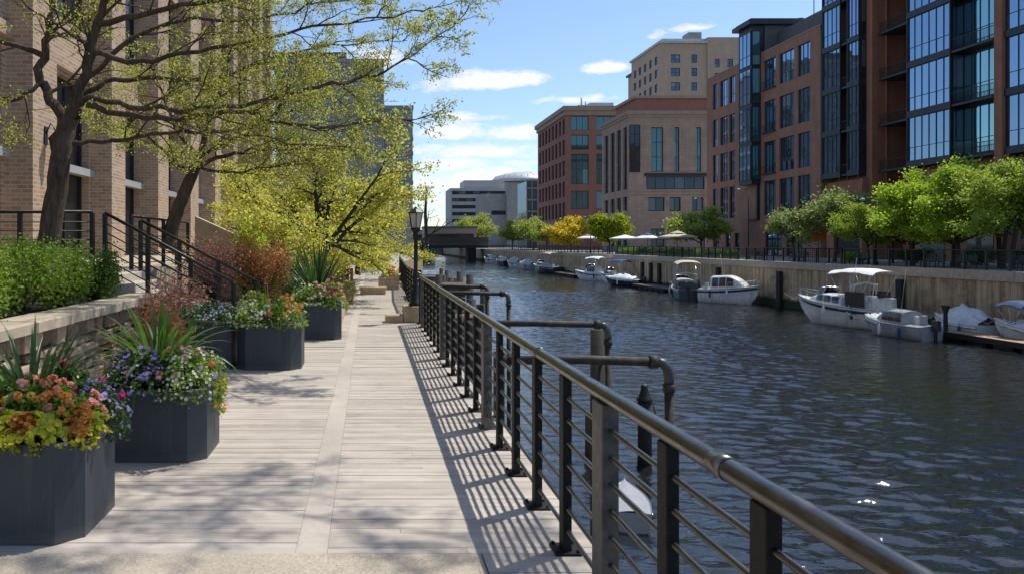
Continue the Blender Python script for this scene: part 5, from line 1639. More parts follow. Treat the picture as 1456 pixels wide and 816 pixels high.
# ---------------------------------------------------------------- river edge: pipes, jetties, piles
GPi = 'rusty pipe frames outside the railing'
for Y, xe, r, lab, pile in [(7.87, 3.05, .046, 'nearest rusty pipe frame reaching out over the water', 0), (11.5, 3.55, .048, 'second rusty pipe frame with a dark pile at its end', 1),
                            (18.6, 3.35, .052, 'third rusty pipe frame from the camera, past the mooring piles', 0), (21.6, 3.3, .052, 'farthest rusty pipe frame, by the timber jetty', 1)]:
    o = thing('pipe_frame', lab, 'pipe', (1.32, Y, 0), 0, GPi)
    L = xe - 1.32
    z = 0.57
    mb = MB(); mb.tube([(0.06, 0, z), (L * .5, .02, z + .004), (L - .17, 0, z - .015)], r, 14); mb.build('pipe', M['rust_pipe'], o)
    for pa_, pb_, q in (((L - .20, 0, z - .015), (L - .12, 0, z - .015), 1.45), ((L, 0, z - .24), (L, 0, z - .32), 1.3), ((0.0, 0, z), (0.07, 0, z), 1.7)):
        mb = MB(); mb.tube([pa_, pb_], r * q, 14); mb.build('collar', M['rust_pipe'], o)
    mb = MB(); mb.tube([(L - .13, 0, z - .015), (L - .06, 0, z - .03), (L - .015, 0, z - .09), (L, 0, z - .18), (L, 0, z - .26)], r * 1.08, 14); mb.build('elbow', M['grey_steel'], o)
    mb = MB(); mb.tube([(L, 0, z - .3), (L + .01, 0, -2), (L, 0, WATER - .6)], r, 12); mb.build('leg', M['rust_pipe'], o)
    mb = MB(); mb.bbox(-.05, .05, -.05, .05, -.6, z + .09, .006); mb.build('bracket', M['rust_pipe'], o)
    if pile:
        mb = MB(); mb.tube([(L * .98, .35, z - .12), (L * .98, .35, WATER - .7)], .12, 12); mb.build('pile', M['timber_black'], o)


def pile(label, x, y, top, r, mat, cap=True):
    o = thing('mooring_pile', label, 'mooring pile', (x, y, WATER), 0, 'mooring piles in the river')
    h = top - WATER
    mb = MB(); mb.tube([(0, 0, -1), (.01, 0, h * .5), (0, 0, h)], [r * 1.05, r, r * .95], 12); mb.build('post', M[mat], o)
    if cap:
        mb = MB(); mb.lathe([(r * 1.1, h), (r * 1.15, h + .04), (r * .9, h + .10), (r * .55, h + .28), (r * .5, h + .42), (r * .3, h + .46), (0, h + .47)], (0, 0, 0), 12); mb.build('cap', M['black_metal'], o)
        mb = MB(); mb.tube([(r, 0, h + .05), (r + .15, -.02, h - .5), (r + .05, 0, h - .9)], .02, 6); mb.build('chain', M['rust_pipe'], o)
    return o


pile('black mooring pile with a cone cap beside the nearest pipe', 7.65, 21.5, -2.6, .19, 'timber_black')
pile('weathered grey brown mooring pile seen between the railing posts', 6.3, 21.9, -3.05, .2, 'timber', False)
pile('short dark mooring pile near the timber jetty', 4.4, 31.0, -2.2, .17, 'timber_black', False)


def jetty(label, y, x1, z, L, panel):
    o = thing('timber_jetty', label, 'jetty', (1.32, y, 0), 0, 'timber jetties along the near bank')
    w = x1 - 1.32
    mb = MB()
    k = 0
    while k * .17 < w: mb.box(k * .17, k * .17 + .16, 0, L, z - .05, z); k += 1
    mb.build('planking', M['timber'], o)
    for ya_, yb_ in ((-.10, -.004), (L + .004, L + .1)):
        mb = MB(); mb.box(-.02, w, ya_, yb_, z - .2, z + .02); mb.build('beam', M['timber'], o)
    for (x, yy) in ((w - .06, -.22), (w - .06, L + .22), (w * .45, -.22)):
        mb = MB(); mb.tube([(x, yy, z + .35), (x, yy, WATER - 1)], .11, 10); mb.build('pile', M['timber_black'], o)
    if panel:
        mb = MB()
        for q in range(5): mb.box(w * .1, w * .9, -.16, -.105, z - .35 - q * .2, z - .22 - q * .2 + .04)
        mb.build('side_boards', M['timber'], o)
    return o


jetty('nearest timber jetty, with boarded side', 18.9, 2.75, -0.05, 1.2, True)
jetty('second timber jetty past the lamp post, with a tall end pile', 24.0, 3.15, 0.46, 2.2, True)
jetty('third timber jetty, low and flat', 32.0, 3.4, 0.0, 2.5, False)
jetty('fourth timber jetty, small with distance', 38.5, 3.9, 0.1, 2.5, False)
for k, (y, x0, x1) in enumerate(((52, 2.2, 5.6), (66, 3.2, 7.5), (86, 5.2, 10.5))):
    o = thing('floating_dock', ('near', 'middle', 'farthest')[k] + ' pale floating dock on the left bank beyond the jetties', 'dock', (x0, y, WATER), 0, 'floating docks on the left bank')
    mb = MB(); mb.bbox(0, x1 - x0, 0, 3, .25, .55, .02); mb.build('deck', M['stone_block'], o)
    mb = MB(); mb.box(.1, x1 - x0 - .1, .1, 2.9, -.3, .25); mb.build('float', M['timber_black'], o)
    for xx in (.3, x1 - x0 - .2): mb = MB(); mb.tube([(xx, -.2, -1), (xx, -.2, 3.2)], .13, 10); mb.build('pile', M['timber_black'], o)


# ---------------------------------------------------------------- boats
def hull_pts(L, B, Fb, s, lv, k=0):
    """s 0 stern .. 1 bow; lv 0 keel, 1 chine, 2 sheer; returns x, halfbeam, z"""
    f = max(0.0, (s - 0.35) / 0.65)
    hb = B / 2 * (0.90 + 0.10 * min(1, s / 0.35)) * (1 - f ** 2.3)
    sheer = Fb * (1.0 + 0.38 * s * s)
    keel = -0.32 + 0.32 * max(0, (s - .72) / .28) ** 2 * 1.6
    chine = 0.06 + 0.42 * Fb * s ** 3
    x = s * L - L / 2
    rake = 0.13 * L * s ** 5
    if lv == 0: return x - rake, 0.0, keel
    if lv == 1: return x - rake * .55, max(.01, hb * (0.84 - .2 * s)), chine
    return x, max(.015, hb), sheer


def boat(name, label, bow, stern, B, Fb, hullm='gel', group='boats moored along the far quay', cabin=None, canopy=None, tarp=None, stripe=None, shield=True, outboard=False, arch=False, rails=True, cockpit=None):
    bow, stern = Vector((*bow, WATER)), Vector((*stern, WATER))
    d = bow - stern
    L = d.length
    o = thing(name, label, 'boat', (bow + stern) / 2, math.atan2(d.y, d.x), group)
    if name != 'dinghy': o.scale = (1, 1, 1.36)
    n = 22
    mb = MB()
    for sd in (1, -1):
        def fn(u, v, sd=sd):
            lv = v * 4
            a = hull_pts(L, B, Fb, u, 0); b = hull_pts(L, B, Fb, u, 1); c = hull_pts(L, B, Fb, u, 2)
            if lv <= 1: t = lv; p = [a[i] + (b[i] - a[i]) * t for i in range(3)]
            else:
                t = (lv - 1) / 3; p = [b[i] + (c[i] - b[i]) * t for i in range(3)]
                p[1] += math.sin(t * math.pi) * (-0.05 * B * u if u > .4 else 0.012 * B)
            return (p[0], p[1] * sd, p[2])
        mb.grid(fn, n, 4)
    a, b, c = (hull_pts(L, B, Fb, 0, k) for k in range(3))
    mb.add([(c[0], c[1], c[2]), (b[0], b[1], b[2]), (a[0], 0, a[2]), (b[0], -b[1], b[2]), (c[0], -c[1], c[2])], [(0, 1, 2, 3, 4)])
    mb.build('hull', M[hullm], o)
    if name != 'dinghy':
        mb = MB()
        for sd in (1, -1):
            def sp_(u, v, sd=sd):
                b = hull_pts(L, B, Fb, u, 1); c = hull_pts(L, B, Fb, u, 2); t = .70 + .14 * v
                y = b[1] + (c[1] - b[1]) * t + math.sin(t * math.pi) * (-0.05 * B * u if u > .4 else 0.012 * B)
                return (b[0] + (c[0] - b[0]) * t, (y + .014) * sd, b[2] + (c[2] - b[2]) * t)
            mb.grid(sp_, n, 1)
        mb.build('hull_stripe', M['gel_blue' if hullm == 'gel' else 'gel_grey'], o)
    top = 'gel' if hullm != 'gel_grey' else 'gel_grey'
    mb = MB()
    ck = 0.30 if not tarp else 0.0
    def deck(u, v):
        c = hull_pts(L, B, Fb, u, 2); return (c[0], c[1] * (1 - 2 * v) * .985, c[2] - .02 + .06 * math.sin(math.pi * v))
    mb.grid(deck, n, 6)
    mb.build('deck', M[top], o)
    mb = MB()
    for sd in (1, -1): mb.tube([(hull_pts(L, B, Fb, k / n, 2)[0], hull_pts(L, B, Fb, k / n, 2)[1] * sd, hull_pts(L, B, Fb, k / n, 2)[2] - .03) for k in range(n + 1)], .03, 6)
    mb.build('rub_rail', M['chrome' if stripe is None else stripe], o)
    zd = lambda s: Fb * (1 + .38 * s * s)
    hw = lambda s: hull_pts(L, B, Fb, s, 2)[1]
    X = lambda s: s * L - L / 2
    if cabin:
        s0, s1, hc, gl = cabin
        st = [s0 + (s1 - s0) * k / 8 for k in range(9)]
        mb = MB()
        def cab(u, v):
            s = s0 + (s1 - s0) * u
            w = min(hw(s) * .80, B * .40)
            hh = hc * (1 - max(0, (u - .45) / .55) ** 1.8)
            pr = [(1.0, 0), (.97, .5), (.86, .93), (.45, 1.03), (0, 1.06)]
            t = v * 8
            k = int(min(7, t)); fr = t - k
            full = pr + [(-a_, b_) for a_, b_ in pr[-2::-1]]
            p = [full[k][i] + (full[k + 1][i] - full[k][i]) * fr for i in range(2)]
            return (X(s), p[0] * w, zd(s) - .02 + p[1] * hh)
        mb.grid(cab, 12, 8)
        mb.add([cab(0, k / 8) for k in range(9)], [tuple(range(9))])
        cb = mb.build('cabin', M[top], o)
        for sd in (1, -1):
            for k in range(3):
                mb = MB()
                a_ = s0 + (s1 - s0) * (.06 + k * .22); b_ = s0 + (s1 - s0) * (.06 + k * .22 + .19)
                def wp(s, f):
                    u = (s - s0) / (s1 - s0); hh = hc * (1 - max(0, (u - .45) / .55) ** 1.8); w = min(hw(s) * .80, B * .40)
                    return (X(s), sd * (w * (1.0 - .03 * f / .5 if f < .5 else .97 - .11 * (f - .5) / .43) + .025), zd(s) - .02 + f * hh)
                for q in range(5):
                    c_, d_ = a_ + (b_ - a_) * q / 5, a_ + (b_ - a_) * (q + 1) / 5
                    for f0, f1 in ((.20, .5), (.5, .90)): mb.quad(wp(c_, f0), wp(d_, f0), wp(d_, f1), wp(c_, f1))
                mb.build('window', M['boat_glass'], cb)
    if shield:
        s = (cabin[1] - .10 if cabin and gl else .60)
        zc = zd(s) + (cabin[2] * .55 if cabin else 0)
        w = hw(s) * .80
        P = [(X(s) - .55, w, zc - .02), (X(s) + .10, w * .7, zc), (X(s) + .22, 0, zc + .02), (X(s) + .10, -w * .7, zc), (X(s) - .55, -w, zc - .02)]
        Q = [(p[0] - .42, p[1] * .9, p[2] + .48) for p in P]
        mb = MB()
        for k in range(4): mb.quad(P[k], P[k + 1], Q[k + 1], Q[k])
        ws = mb.build('windshield', M['boat_glass'], o)
        mb = MB(); mb.tube(P, .018, 5); mb.tube(Q, .02, 5)
        for k in range(5): mb.tube([P[k], Q[k]], .016, 5)
        mb.build('windshield_frame', M['chrome'], ws)
    if canopy:
        s0, s1, z, cm = canopy
        w = B * .46
        mb = MB()
        def cp(u, v, dz=0.0):
            e = abs(2 * v - 1)
            return (X(s0 + (s1 - s0) * u), w * (1 - 2 * v), z + dz + .14 * math.sin(math.pi * u) + .10 * (1 - e ** 3) - .10 * e ** 6 + .015 * math.cos(u * 18.85))
        mb.grid(lambda u, v: cp(u, v, .04), 10, 8); mb.grid(cp, 10, 8)
        for v_ in (0, 1): mb.add([q for k in range(11) for q in (cp(k / 10, v_), cp(k / 10, v_, .04))], [(2 * k, 2 * k + 1, 2 * k + 3, 2 * k + 2) for k in range(10)])
        for u_ in (0, 1): mb.add([q for k in range(9) for q in (cp(u_, k / 8), cp(u_, k / 8, .04))], [(2 * k, 2 * k + 1, 2 * k + 3, 2 * k + 2) for k in range(8)])
        cn = mb.build('canopy', M[cm], o)
        mb = MB()
        sm = (s0 + s1) / 2
        for u_ in (0.04, .5, .96):
            for v_, sd in ((0.02, 1), (.98, -1)):
                p = cp(u_, v_)
                mb.tube([p, (X(sm) + (p[0] - X(sm)) * .25, sd * hw(sm) * .9, zd(sm))], .018, 6)
        mb.build('canopy_frame', M['chrome'], cn)
    if tarp:
        s0, s1, hr, tm = tarp
        q = random.Random(hash(label) % 1000 if False else len(label))
        ph = [q.uniform(0, 6.28) for _ in range(6)]
        mb = MB()
        def tp_(u, v):
            s = s0 + (s1 - s0) * u
            e = 1 - abs(2 * v - 1)
            w = hw(s) * 1.04 + .02
            rg = hr * (math.sin(math.pi * min(1, u * 1.15 + .08)) ** .6 if u < .8 else (math.sin(math.pi * min(1, u * 1.15 + .08)) if u * 1.15 + .08 < 1 else 0) ** .6)
            wr = .05 * math.sin(u * 23 + ph[0] + 3 * v) * e + .035 * math.sin(u * 41 + v * 9 + ph[1]) + .03 * math.sin(v * 37 + ph[2] + u * 7)
            return (X(s), w * (1 - 2 * v), zd(s) - .16 * (1 - min(1, e * 5)) + rg * e ** .75 + wr * (.3 + e))
        mb.grid(tp_, 40, 16)
        mb.build('cover', M[tm], o)
    if arch:
        mb = MB()
        s = .30
        for dx in (0, .25): mb.tube([(X(s) + dx, hw(s) * .92, zd(s)), (X(s) + dx - .35, hw(s) * .8, zd(s) + 1.15), (X(s) + dx - .4, 0, zd(s) + 1.3), (X(s) + dx - .35, -hw(s) * .8, zd(s) + 1.15), (X(s) + dx, -hw(s) * .92, zd(s))], .045, 8)
        mb.build('arch', M['gel'], o)
    if rails:
        mb = MB()
        for sd in (1, -1):
            pts = [(X(s) - .03, sd * hw(s) * .93, zd(s) + .42) for s in (.55, .65, .75, .85, .93, .985)]
            mb.tube(pts, .016, 6)
            for p in pts[::1]: mb.tube([p, (p[0], p[1], p[2] - .42)], .012, 5)
        mb.build('bow_rail', M['chrome'], o)
    if cockpit:
        mb = MB()
        mb.bbox(X(.04), X(.42), -B * .36, B * .36, Fb * .95, Fb + .05, .01)
        mb.bbox(X(.05), X(.12), -B * .34, B * .34, Fb + .05, Fb + .55, .04); mb.bbox(X(.22), X(.30), -B * .30, -B * .05, Fb + .05, Fb + .60, .04); mb.bbox(X(.22), X(.30), B * .05, B * .30, Fb + .05, Fb + .60, .04)
        mb.build('seats', M[cockpit], o)
        for sd in (1, -1):
            mb = MB(); mb.bbox(X(.14), X(.34), sd * B * .455 - .02, sd * B * .455 + .02, Fb, Fb + .85, .01); mb.build('side_panel', M['gel_dark'], o)
    if name != 'dinghy':
        for k, (s, sd) in enumerate(((.25, 1), (.55, 1), (.25, -1), (.55, -1))):
            y = sd * (hw(s) + .12); z = zd(s) - .12
            mb = MB(); mb.lathe([(0, -.55), (.06, -.53), (.10, -.45), (.10, -.12), (.06, -.03), (.02, 0), (.012, .2)], (X(s), y, z), 10); mb.build('fender', M['gel' if k % 2 else 'canvas_blue'], o)
        mb = MB()
        mb.tube([(X(.97), 0, zd(.97) + .02), (X(.97) + .35, .3, zd(.97) - .25), (X(.97) + .9, .8, zd(.97) + .1)], .018, 5)
        mb.build('mooring_line', M['canvas_beige'], o)
        if not tarp or cabin:
            mb = MB(); mb.tube([(X(.3), hw(.3) * .7, zd(.3) + .5), (X(.3) - .5, hw(.3) * .8, zd(.3) + 2.6)], .012, 5); mb.build('antenna', M['gel'], o)
            q = random.Random(len(label))
            for k in range(7):
                a_, b_ = X(q.uniform(.06, .42)), q.uniform(-.35, .35) * B; h_ = q.uniform(.15, .5); w_ = q.uniform(.1, .3)
                mb = MB(); mb.bbox(a_ - w_, a_ + w_, b_ - w_ * .7, b_ + w_ * .7, Fb, Fb + h_, .03); mb.build('deck_locker', M['tarp_grey' if k % 3 else 'gel'], o)
    if outboard:
        mb = MB()
        mb.bbox(X(0) - .55, X(0) - .08, -.17, .17, Fb * .75, Fb * .75 + .5, .05); mb.bbox(X(0) - .38, X(0) - .2, -.07, .07, -.5, Fb * .75, .02)
        mb.build('outboard', M['gel_dark'], o)
    return o


boat('cabin_cruiser', 'large white cabin cruiser with a pale bimini top, bow to the left', (34.4, 62.0), (37.0, 54.7), 2.9, 1.1, 'gel', cabin=(.40, .82, .50, True), canopy=(.06, .52, 2.9, 'canvas_white'), cockpit='gel', arch=True)
boat('covered_boat', 'white runabout with dark windows under a white cover, between cruiser and dock', (34.5, 53.9), (35.4, 48.7), 2.0, .66, 'gel_grey', cabin=(.26, .72, .62, True), tarp=(.60, 1.0, .18, 'tarp'), shield=False, rails=False, outboard=True)
boat('covered_boat', 'boat fully wrapped in wrinkled white tarpaulin behind the wooden dock end', (38.75, 53.0), (38.95, 48.6), 1.9, .75, 'gel', tarp=(0.0, 1.0, .75, 'tarp'), shield=False, rails=False)
boat('covered_boat', 'grey covered boat with a dark blue cockpit canopy at the right edge', (38.9, 48.2), (39.0, 40.5), 1.8, .8, 'gel', canopy=(.62, .86, 1.75, 'canvas_blue'), tarp=(0, .97, .6, 'tarp'), shield=False, rails=False)
boat('cabin_boat', 'white cabin boat with dark wraparound windows, rounded bow to the right', (39.0, 77.2), (35.5, 82.2), 2.5, 1.05, 'gel', cabin=(.22, .80, .95, True), shield=False, rails=True)
boat('cabin_boat', 'dark hulled boat with a beige canopy, stern toward the camera', (36.4, 91.5), (34.5, 83.2), 2.7, .85, 'gel_dark', cabin=(.35, .80, .70, True), canopy=(.05, .45, 2.9, 'canvas_beige'), arch=True, cockpit='gel_dark', outboard=True)
boat('runabout', 'low runabout with a pale wrinkled cover left of the small dock', (35.0, 114.6), (38.8, 110.0), 2.2, .75, 'gel_dark', tarp=(.15, 1.0, .45, 'tarp'), shield=False, rails=False, outboard=True)
boat('runabout', 'runabout with a dark blue canopy beside the pale covered runabout', (36.6, 122.5), (39.2, 116.5), 2.2, .9, 'gel', canopy=(.10, .60, 2.5, 'canvas_blue'), cabin=(.55, .85, .4, True))
boat('runabout', 'white runabout with a blue side curtain under its pale top', (35.4, 133.0), (39.0, 126.5), 2.4, .9, 'gel', canopy=(.12, .55, 2.7, 'canvas_white'), cabin=(.25, .62, .9, False), shield=True, tarp=None)
boat('runabout', 'dark hulled runabout with a beige canopy, beyond the blue topped boats', (35.6, 168.0), (38.6, 157.5), 2.8, 1.0, 'gel_dark', canopy=(.12, .55, 3.0, 'canvas_beige'), cabin=(.50, .85, .5, True))
boat('runabout', 'grey covered boat far along the quay by the pale green trees', (37.0, 190.0), (38.8, 182.0), 2.6, 1.0, 'gel_grey', tarp=(0, 1, .8, 'tarp_grey'), shield=False, rails=False)
boat('runabout', 'white topped boat far along the quay, third from the bridge', (37.0, 207.0), (38.8, 199.0), 2.6, 1.0, 'gel', tarp=(0, 1, 1.0, 'tarp_grey'), shield=False, rails=False)
boat('runabout', 'small dark boat far along the quay, second from the bridge', (37.2, 226.0), (38.8, 218.0), 2.6, 1.0, 'gel_dark', cabin=(.3, .8, .8, True), shield=False, rails=False)
boat('runabout', 'small white boat farthest along the quay, next to the bridge', (36.6, 246.0), (38.8, 237.0), 2.8, 1.1, 'gel', cabin=(.3, .8, .8, True), shield=False, rails=False)
boat('dinghy', 'small pale grey dinghy on the water seen between the near railing posts', (6.0, 18.2), (5.6, 16.4), .85, .42, 'gel_grey', None, shield=False, rails=False, outboard=False)


def dock(label, x0, x1, y0, y1, top='teak'):
    o = thing('boat_dock', label, 'dock', (x0, y0, WATER), 0, 'docks along the far quay')
    w, L = x1 - x0, y1 - y0
    mb = MB()
    k = 0
    while k * .15 < L: mb.box(0, w, k * .15, min(L, k * .15 + .142), .50, .55); k += 1
    mb.build('planking', M[top], o)
    mb = MB(); mb.bbox(-.08, -.004, -.08, L + .08, .22, .56, .01); mb.bbox(w + .004, w + .08, -.08, L + .08, .22, .56, .01); mb.bbox(0, w, -.08, -.004, .22, .56, .01); mb.bbox(0, w, L + .004, L + .08, .22, .56, .01)
    mb.build('fascia', M['timber_black'], o)
    mb = MB()
    for k in range(int(L / 2)): mb.bbox(.1, w - .1, k * 2 + .3, k * 2 + 1.7, -.3, .49, .05)
    mb.build('float', M['rubber'], o)
    return o


dock('tan plank dock with black sides at the right photo edge', 36.72, 37.95, 36.0, 50.0)
dock('weathered grey dock by the dark fender piles', 36.9, 39.7, 97.0, 108.5, 'timber')
dock('small weathered dock between the blue topped boat and the beige canopy boat', 36.9, 39.7, 140.0, 154.0, 'timber')
pl2 = thing('dock_bollard', 'black flared bollard post at the end of the tan plank dock', 'bollard', (36.95, 49.6, WATER + .55))
mb = MB(); mb.lathe([(.16, 0), (.13, .1), (.12, 1.1), (.15, 1.25), (.24, 1.55), (.26, 1.62), (.2, 1.66), (0, 1.67)], (0, 0, 0), 14); mb.build('post', M['timber_black'], pl2)

GF = 'dark timber fender piles against the quay wall'
for i, (px, lab) in enumerate([(913, 'left dark fender pile of the three behind the small dock'), (925, 'middle dark fender pile of the three behind the small dock'), (937, 'right dark fender pile of the three behind the small dock'),
                               (1021, 'dark fender pile behind the white cabin boat'), (1108, 'wide dark fender pile between the cabin boat and the cruiser'), (1180, 'dark fender pile behind the cruiser bow'), (1280, 'dark fender pile behind the cruiser stern')]):
    Y = (QX - .1) * F / (px - VX)
    o = thing('fender_pile', lab, 'fender pile', (QX - .1, Y, WATER), 0, GF)
    mb = MB(); mb.bbox(-.16, .14, -.33, .33, -1.2, 3.45 if i != 5 else 2.2, .02); mb.build('timber', M['timber_black'], o)
    mb = MB(); mb.bbox(-.19, -.163, -.34, .34, 2.0, 2.12, .004); mb.bbox(-.19, -.163, -.34, .34, .7, .82, .004); mb.build('strap', M['rust_pipe'], o)


# ---------------------------------------------------------------- far promenade furniture
def parasol(label, x, y, r, h, mat, top=None, square=False):
    o = thing('parasol', label, 'parasol', (x, y, 0), 0, 'parasols on the far terrace')
    mb = MB(); mb.tube([(0, 0, 0), (0, 0, h + .1)], .04, 8); mb.lathe([(.35, 0), (.35, .08), (.08, .12)], (0, 0, 0), 12); mb.build('pole', M['dark_frame'], o)
    seg = 4 if square else 8
    mb = MB()
    vs, fs = [(0, 0, h)], []
    for k in range(seg * 2):
        t = math.pi * k / seg + math.pi / 4
        rr = r * (1.0 if k % 2 == 0 else (.76 if square else .95)); vs.append((rr * math.cos(t), rr * math.sin(t), h - .62 - (0 if k % 2 == 0 else -.03)))
    m = seg * 2
    for k in range(m): vs.append((vs[k + 1][0], vs[k + 1][1], vs[k + 1][2] - .16))
    for k in range(m):
        j = (k + 1) % m
        fs += [(0, k + 1, j + 1), (k + 1, m + k + 1, m + j + 1, j + 1)]
    mb.add(vs, fs); mb.build('canopy', M[mat], o)
    if top:
        mb = MB(); mb.lathe([(r * .36, h - .12), (.05, h + .22), (0, h + .24)], (0, 0, 0), 8, False); mb.build('vent', M[top], o)
    return o


parasol('white parasol with a red crown, left of the parasol row', 42.6, 151, 2.1, 3.5, 'canvas_white', 'canvas_red')
parasol('wide white square parasol behind the hedge, second from the left', 43.6, 132, 2.9, 3.3, 'canvas_white', None, True)
parasol('white and blue trimmed parasol in the middle of the row', 43.0, 119.5, 2.3, 3.25, 'canvas_white', 'canvas_blue')
parasol('wide beige parasol at the right end of the row', 42.8, 107.5, 2.8, 3.35, 'canvas_beige', 'canvas_beige', True)
parasol('smaller dark blue parasol set back behind the beige one', 47.5, 124, 2.0, 3.2, 'canvas_blue')

GH = 'clipped hedges along the far railing'
for i, (y0, y1) in enumerate(((88, 97), (98, 108), (109, 119), (120, 131))):
    lab = ('nearest clipped green hedge at the brick loft', 'clipped green hedge below the beige parasol', 'clipped green hedge below the blue trimmed parasol', 'farthest clipped green hedge below the white square parasol')[i]
    o = thing('hedge', lab, 'hedge', (41.9, y0, 0), 0, GH)
    mb = MB(); mb.bbox(-.3, .3, 0, y1 - y0, 0, .4, .02); mb.build('trough', M['dark_panel'], o)
    n = 2600
    C_ = np.stack([rng.uniform(-.38, .38, n), rng.uniform(.05, y1 - y0 - .05, n), .35 + rng.uniform(0, .75, n) * (0.8 + .3 * np.sin(np.linspace(0, 30, n)))], 1)
    np_obj('foliage', leaf_verts(C_, .17, .75, .5), 4, M['shrub' if i % 2 else 'dark_shrub'], o)


def patio_chair(label):
    o = thing('patio_chair', label, 'chair', (0, 0, 0), 0, 'patio chairs by the brick loft')
    mb = MB(); mb.bbox(-.23, .23, -.22, .22, .43, .47, .01); mb.build('seat', M['black_metal'], o)
    mb = MB()
    for k in range(4): mb.box(-.22, .22, .19, .215, .55 + k * .1, .60 + k * .1)
    for s_ in (-.22, .22): mb.tube([(s_, .2, .46), (s_, .22, .95)], .015, 6)
    mb.build('backrest', M['black_metal'], o)
    for sx_ in (-.2, .2):
        for sy_ in (-.19, .19): mb = MB(); mb.tube([(sx_, sy_, .44), (sx_ * 1.12, sy_ * 1.12, 0)], .015, 6); mb.build('leg', M['black_metal'], o)
    return o


def patio_table(label):
    o = thing('patio_table', label, 'table', (0, 0, 0), 0, 'patio tables by the brick loft')
    mb = MB(); mb.lathe([(0, .70), (.44, .70), (.45, .72), (.44, .74), (0, .74)], (0, 0, 0), 20); mb.build('tabletop', M['dark_panel'], o)
    mb = MB(); mb.lathe([(.26, 0), (.24, .03), (.04, .06), (.035, .69)], (0, 0, 0), 12); mb.build('pedestal', M['black_metal'], o)
    return o


t0 = patio_table('dark patio table nearest the lamp on the loft terrace')
c0 = patio_chair('dark metal patio chair around the tables of the loft terrace')
for i, (x, y, lab) in enumerate([(43.2, 84.5, 'dark patio table nearest the lamp on the loft terrace'), (44.6, 88.5, 'dark patio table second from the lamp on the loft terrace'), (43.2, 92.5, 'dark patio table third from the lamp on the loft terrace'), (44.8, 80.5, 'dark patio table beside the small grey green tree'),
                                 (45.2, 112.0, 'dark patio table under the beige parasol'), (44.4, 121.5, 'dark patio table under the blue trimmed parasol')]):
    t_ = t0 if i == 0 else dup(t0, (0, 0, 0))
    t_.location = (x, y, 0.0); t_['label'] = lab
    for k in range(3):
        a = k * 2.09 + i
        c_ = c0 if (i == 0 and k == 0) else dup(c0, (0, 0, 0))
        c_.location = (x + .62 * math.cos(a), y + .62 * math.sin(a), 0.0); c_.rotation_euler.z = a - math.pi / 2
        c_['label'] = 'dark metal patio chair around the tables of the far terrace'


def bench(label):
    o = thing('park_bench', label, 'bench', (0, 0, 0), math.pi / 2, 'slatted benches behind the far railing')
    mb = MB()
    for k in range(5): mb.bbox(-1.0, 1.0, -.22 + k * .1, -.14 + k * .1, .43, .46, .006)
    mb.build('seat', M['dark_frame'], o)
    mb = MB()
    for k in range(5): mb.obox((0, .26 + k * .02, .52 + k * .1), (1, 0, 0), (0, .2, .98), (0, -.98, .2), -1.0, 1.0, 0, .07, 0, .025)
    mb.build('backrest', M['dark_frame'], o)
    for s_ in (-.9, 0, .9):
        mb = MB(); mb.bbox(s_ - .03, s_ + .03, -.22, -.16, 0, .43, .006); mb.obox((s_, .22, 0), (1, 0, 0), (0, .09, .995), (0, -.995, .09), -.03, .03, 0, 1.0, -.03, .03); mb.box(s_ - .03, s_ + .03, -.16, .2, .38, .43); mb.build('leg', M['dark_frame'], o)
    return o


b0 = bench('')
for i, (y, lab) in enumerate([(66.3, 'slatted black bench behind the railing under the small bright green tree'), (57.6, 'slatted black bench behind the railing, middle of the right hand row'), (54.6, 'slatted black bench behind the railing, right of the middle one'), (49.4, 'slatted black bench behind the railing at the right edge'), (76.0, 'slatted black bench behind the railing by the orange sign')]):
    b_ = b0 if i == 0 else dup(b0, (0, 0, 0))
    b_.location = (41.9, y, 0.0); b_.rotation_euler = (0, 0, -math.pi / 2); b_['label'] = lab


def arm_lamp(label, x, y, h):
    o = thing('street_lamp', label, 'street lamp', (x, y, 0), 0, 'tall lamps on the far promenade')
    mb = MB(); mb.tube([(0, 0, 0), (0, 0, h * .5), (0, 0, h)], [.09, .07, .05], 8); mb.lathe([(.18, 0), (.18, .3), (.09, .45)], (0, 0, 0), 10); mb.build('post', M['dark_frame'], o)
    mb = MB(); mb.tube([(0, 0, h - .1), (-.5, 0, h + .15), (-1.1, 0, h + .1)], .035, 6); mb.build('arm', M['dark_frame'], o)
    mb = MB(); mb.lathe([(0, h - .1), (.22, h - .06), (.16, h + .1), (0, h + .14)], (-1.1, 0, 0), 12); mb.build('lamp_head', M['metal_roof'], o)
    return o


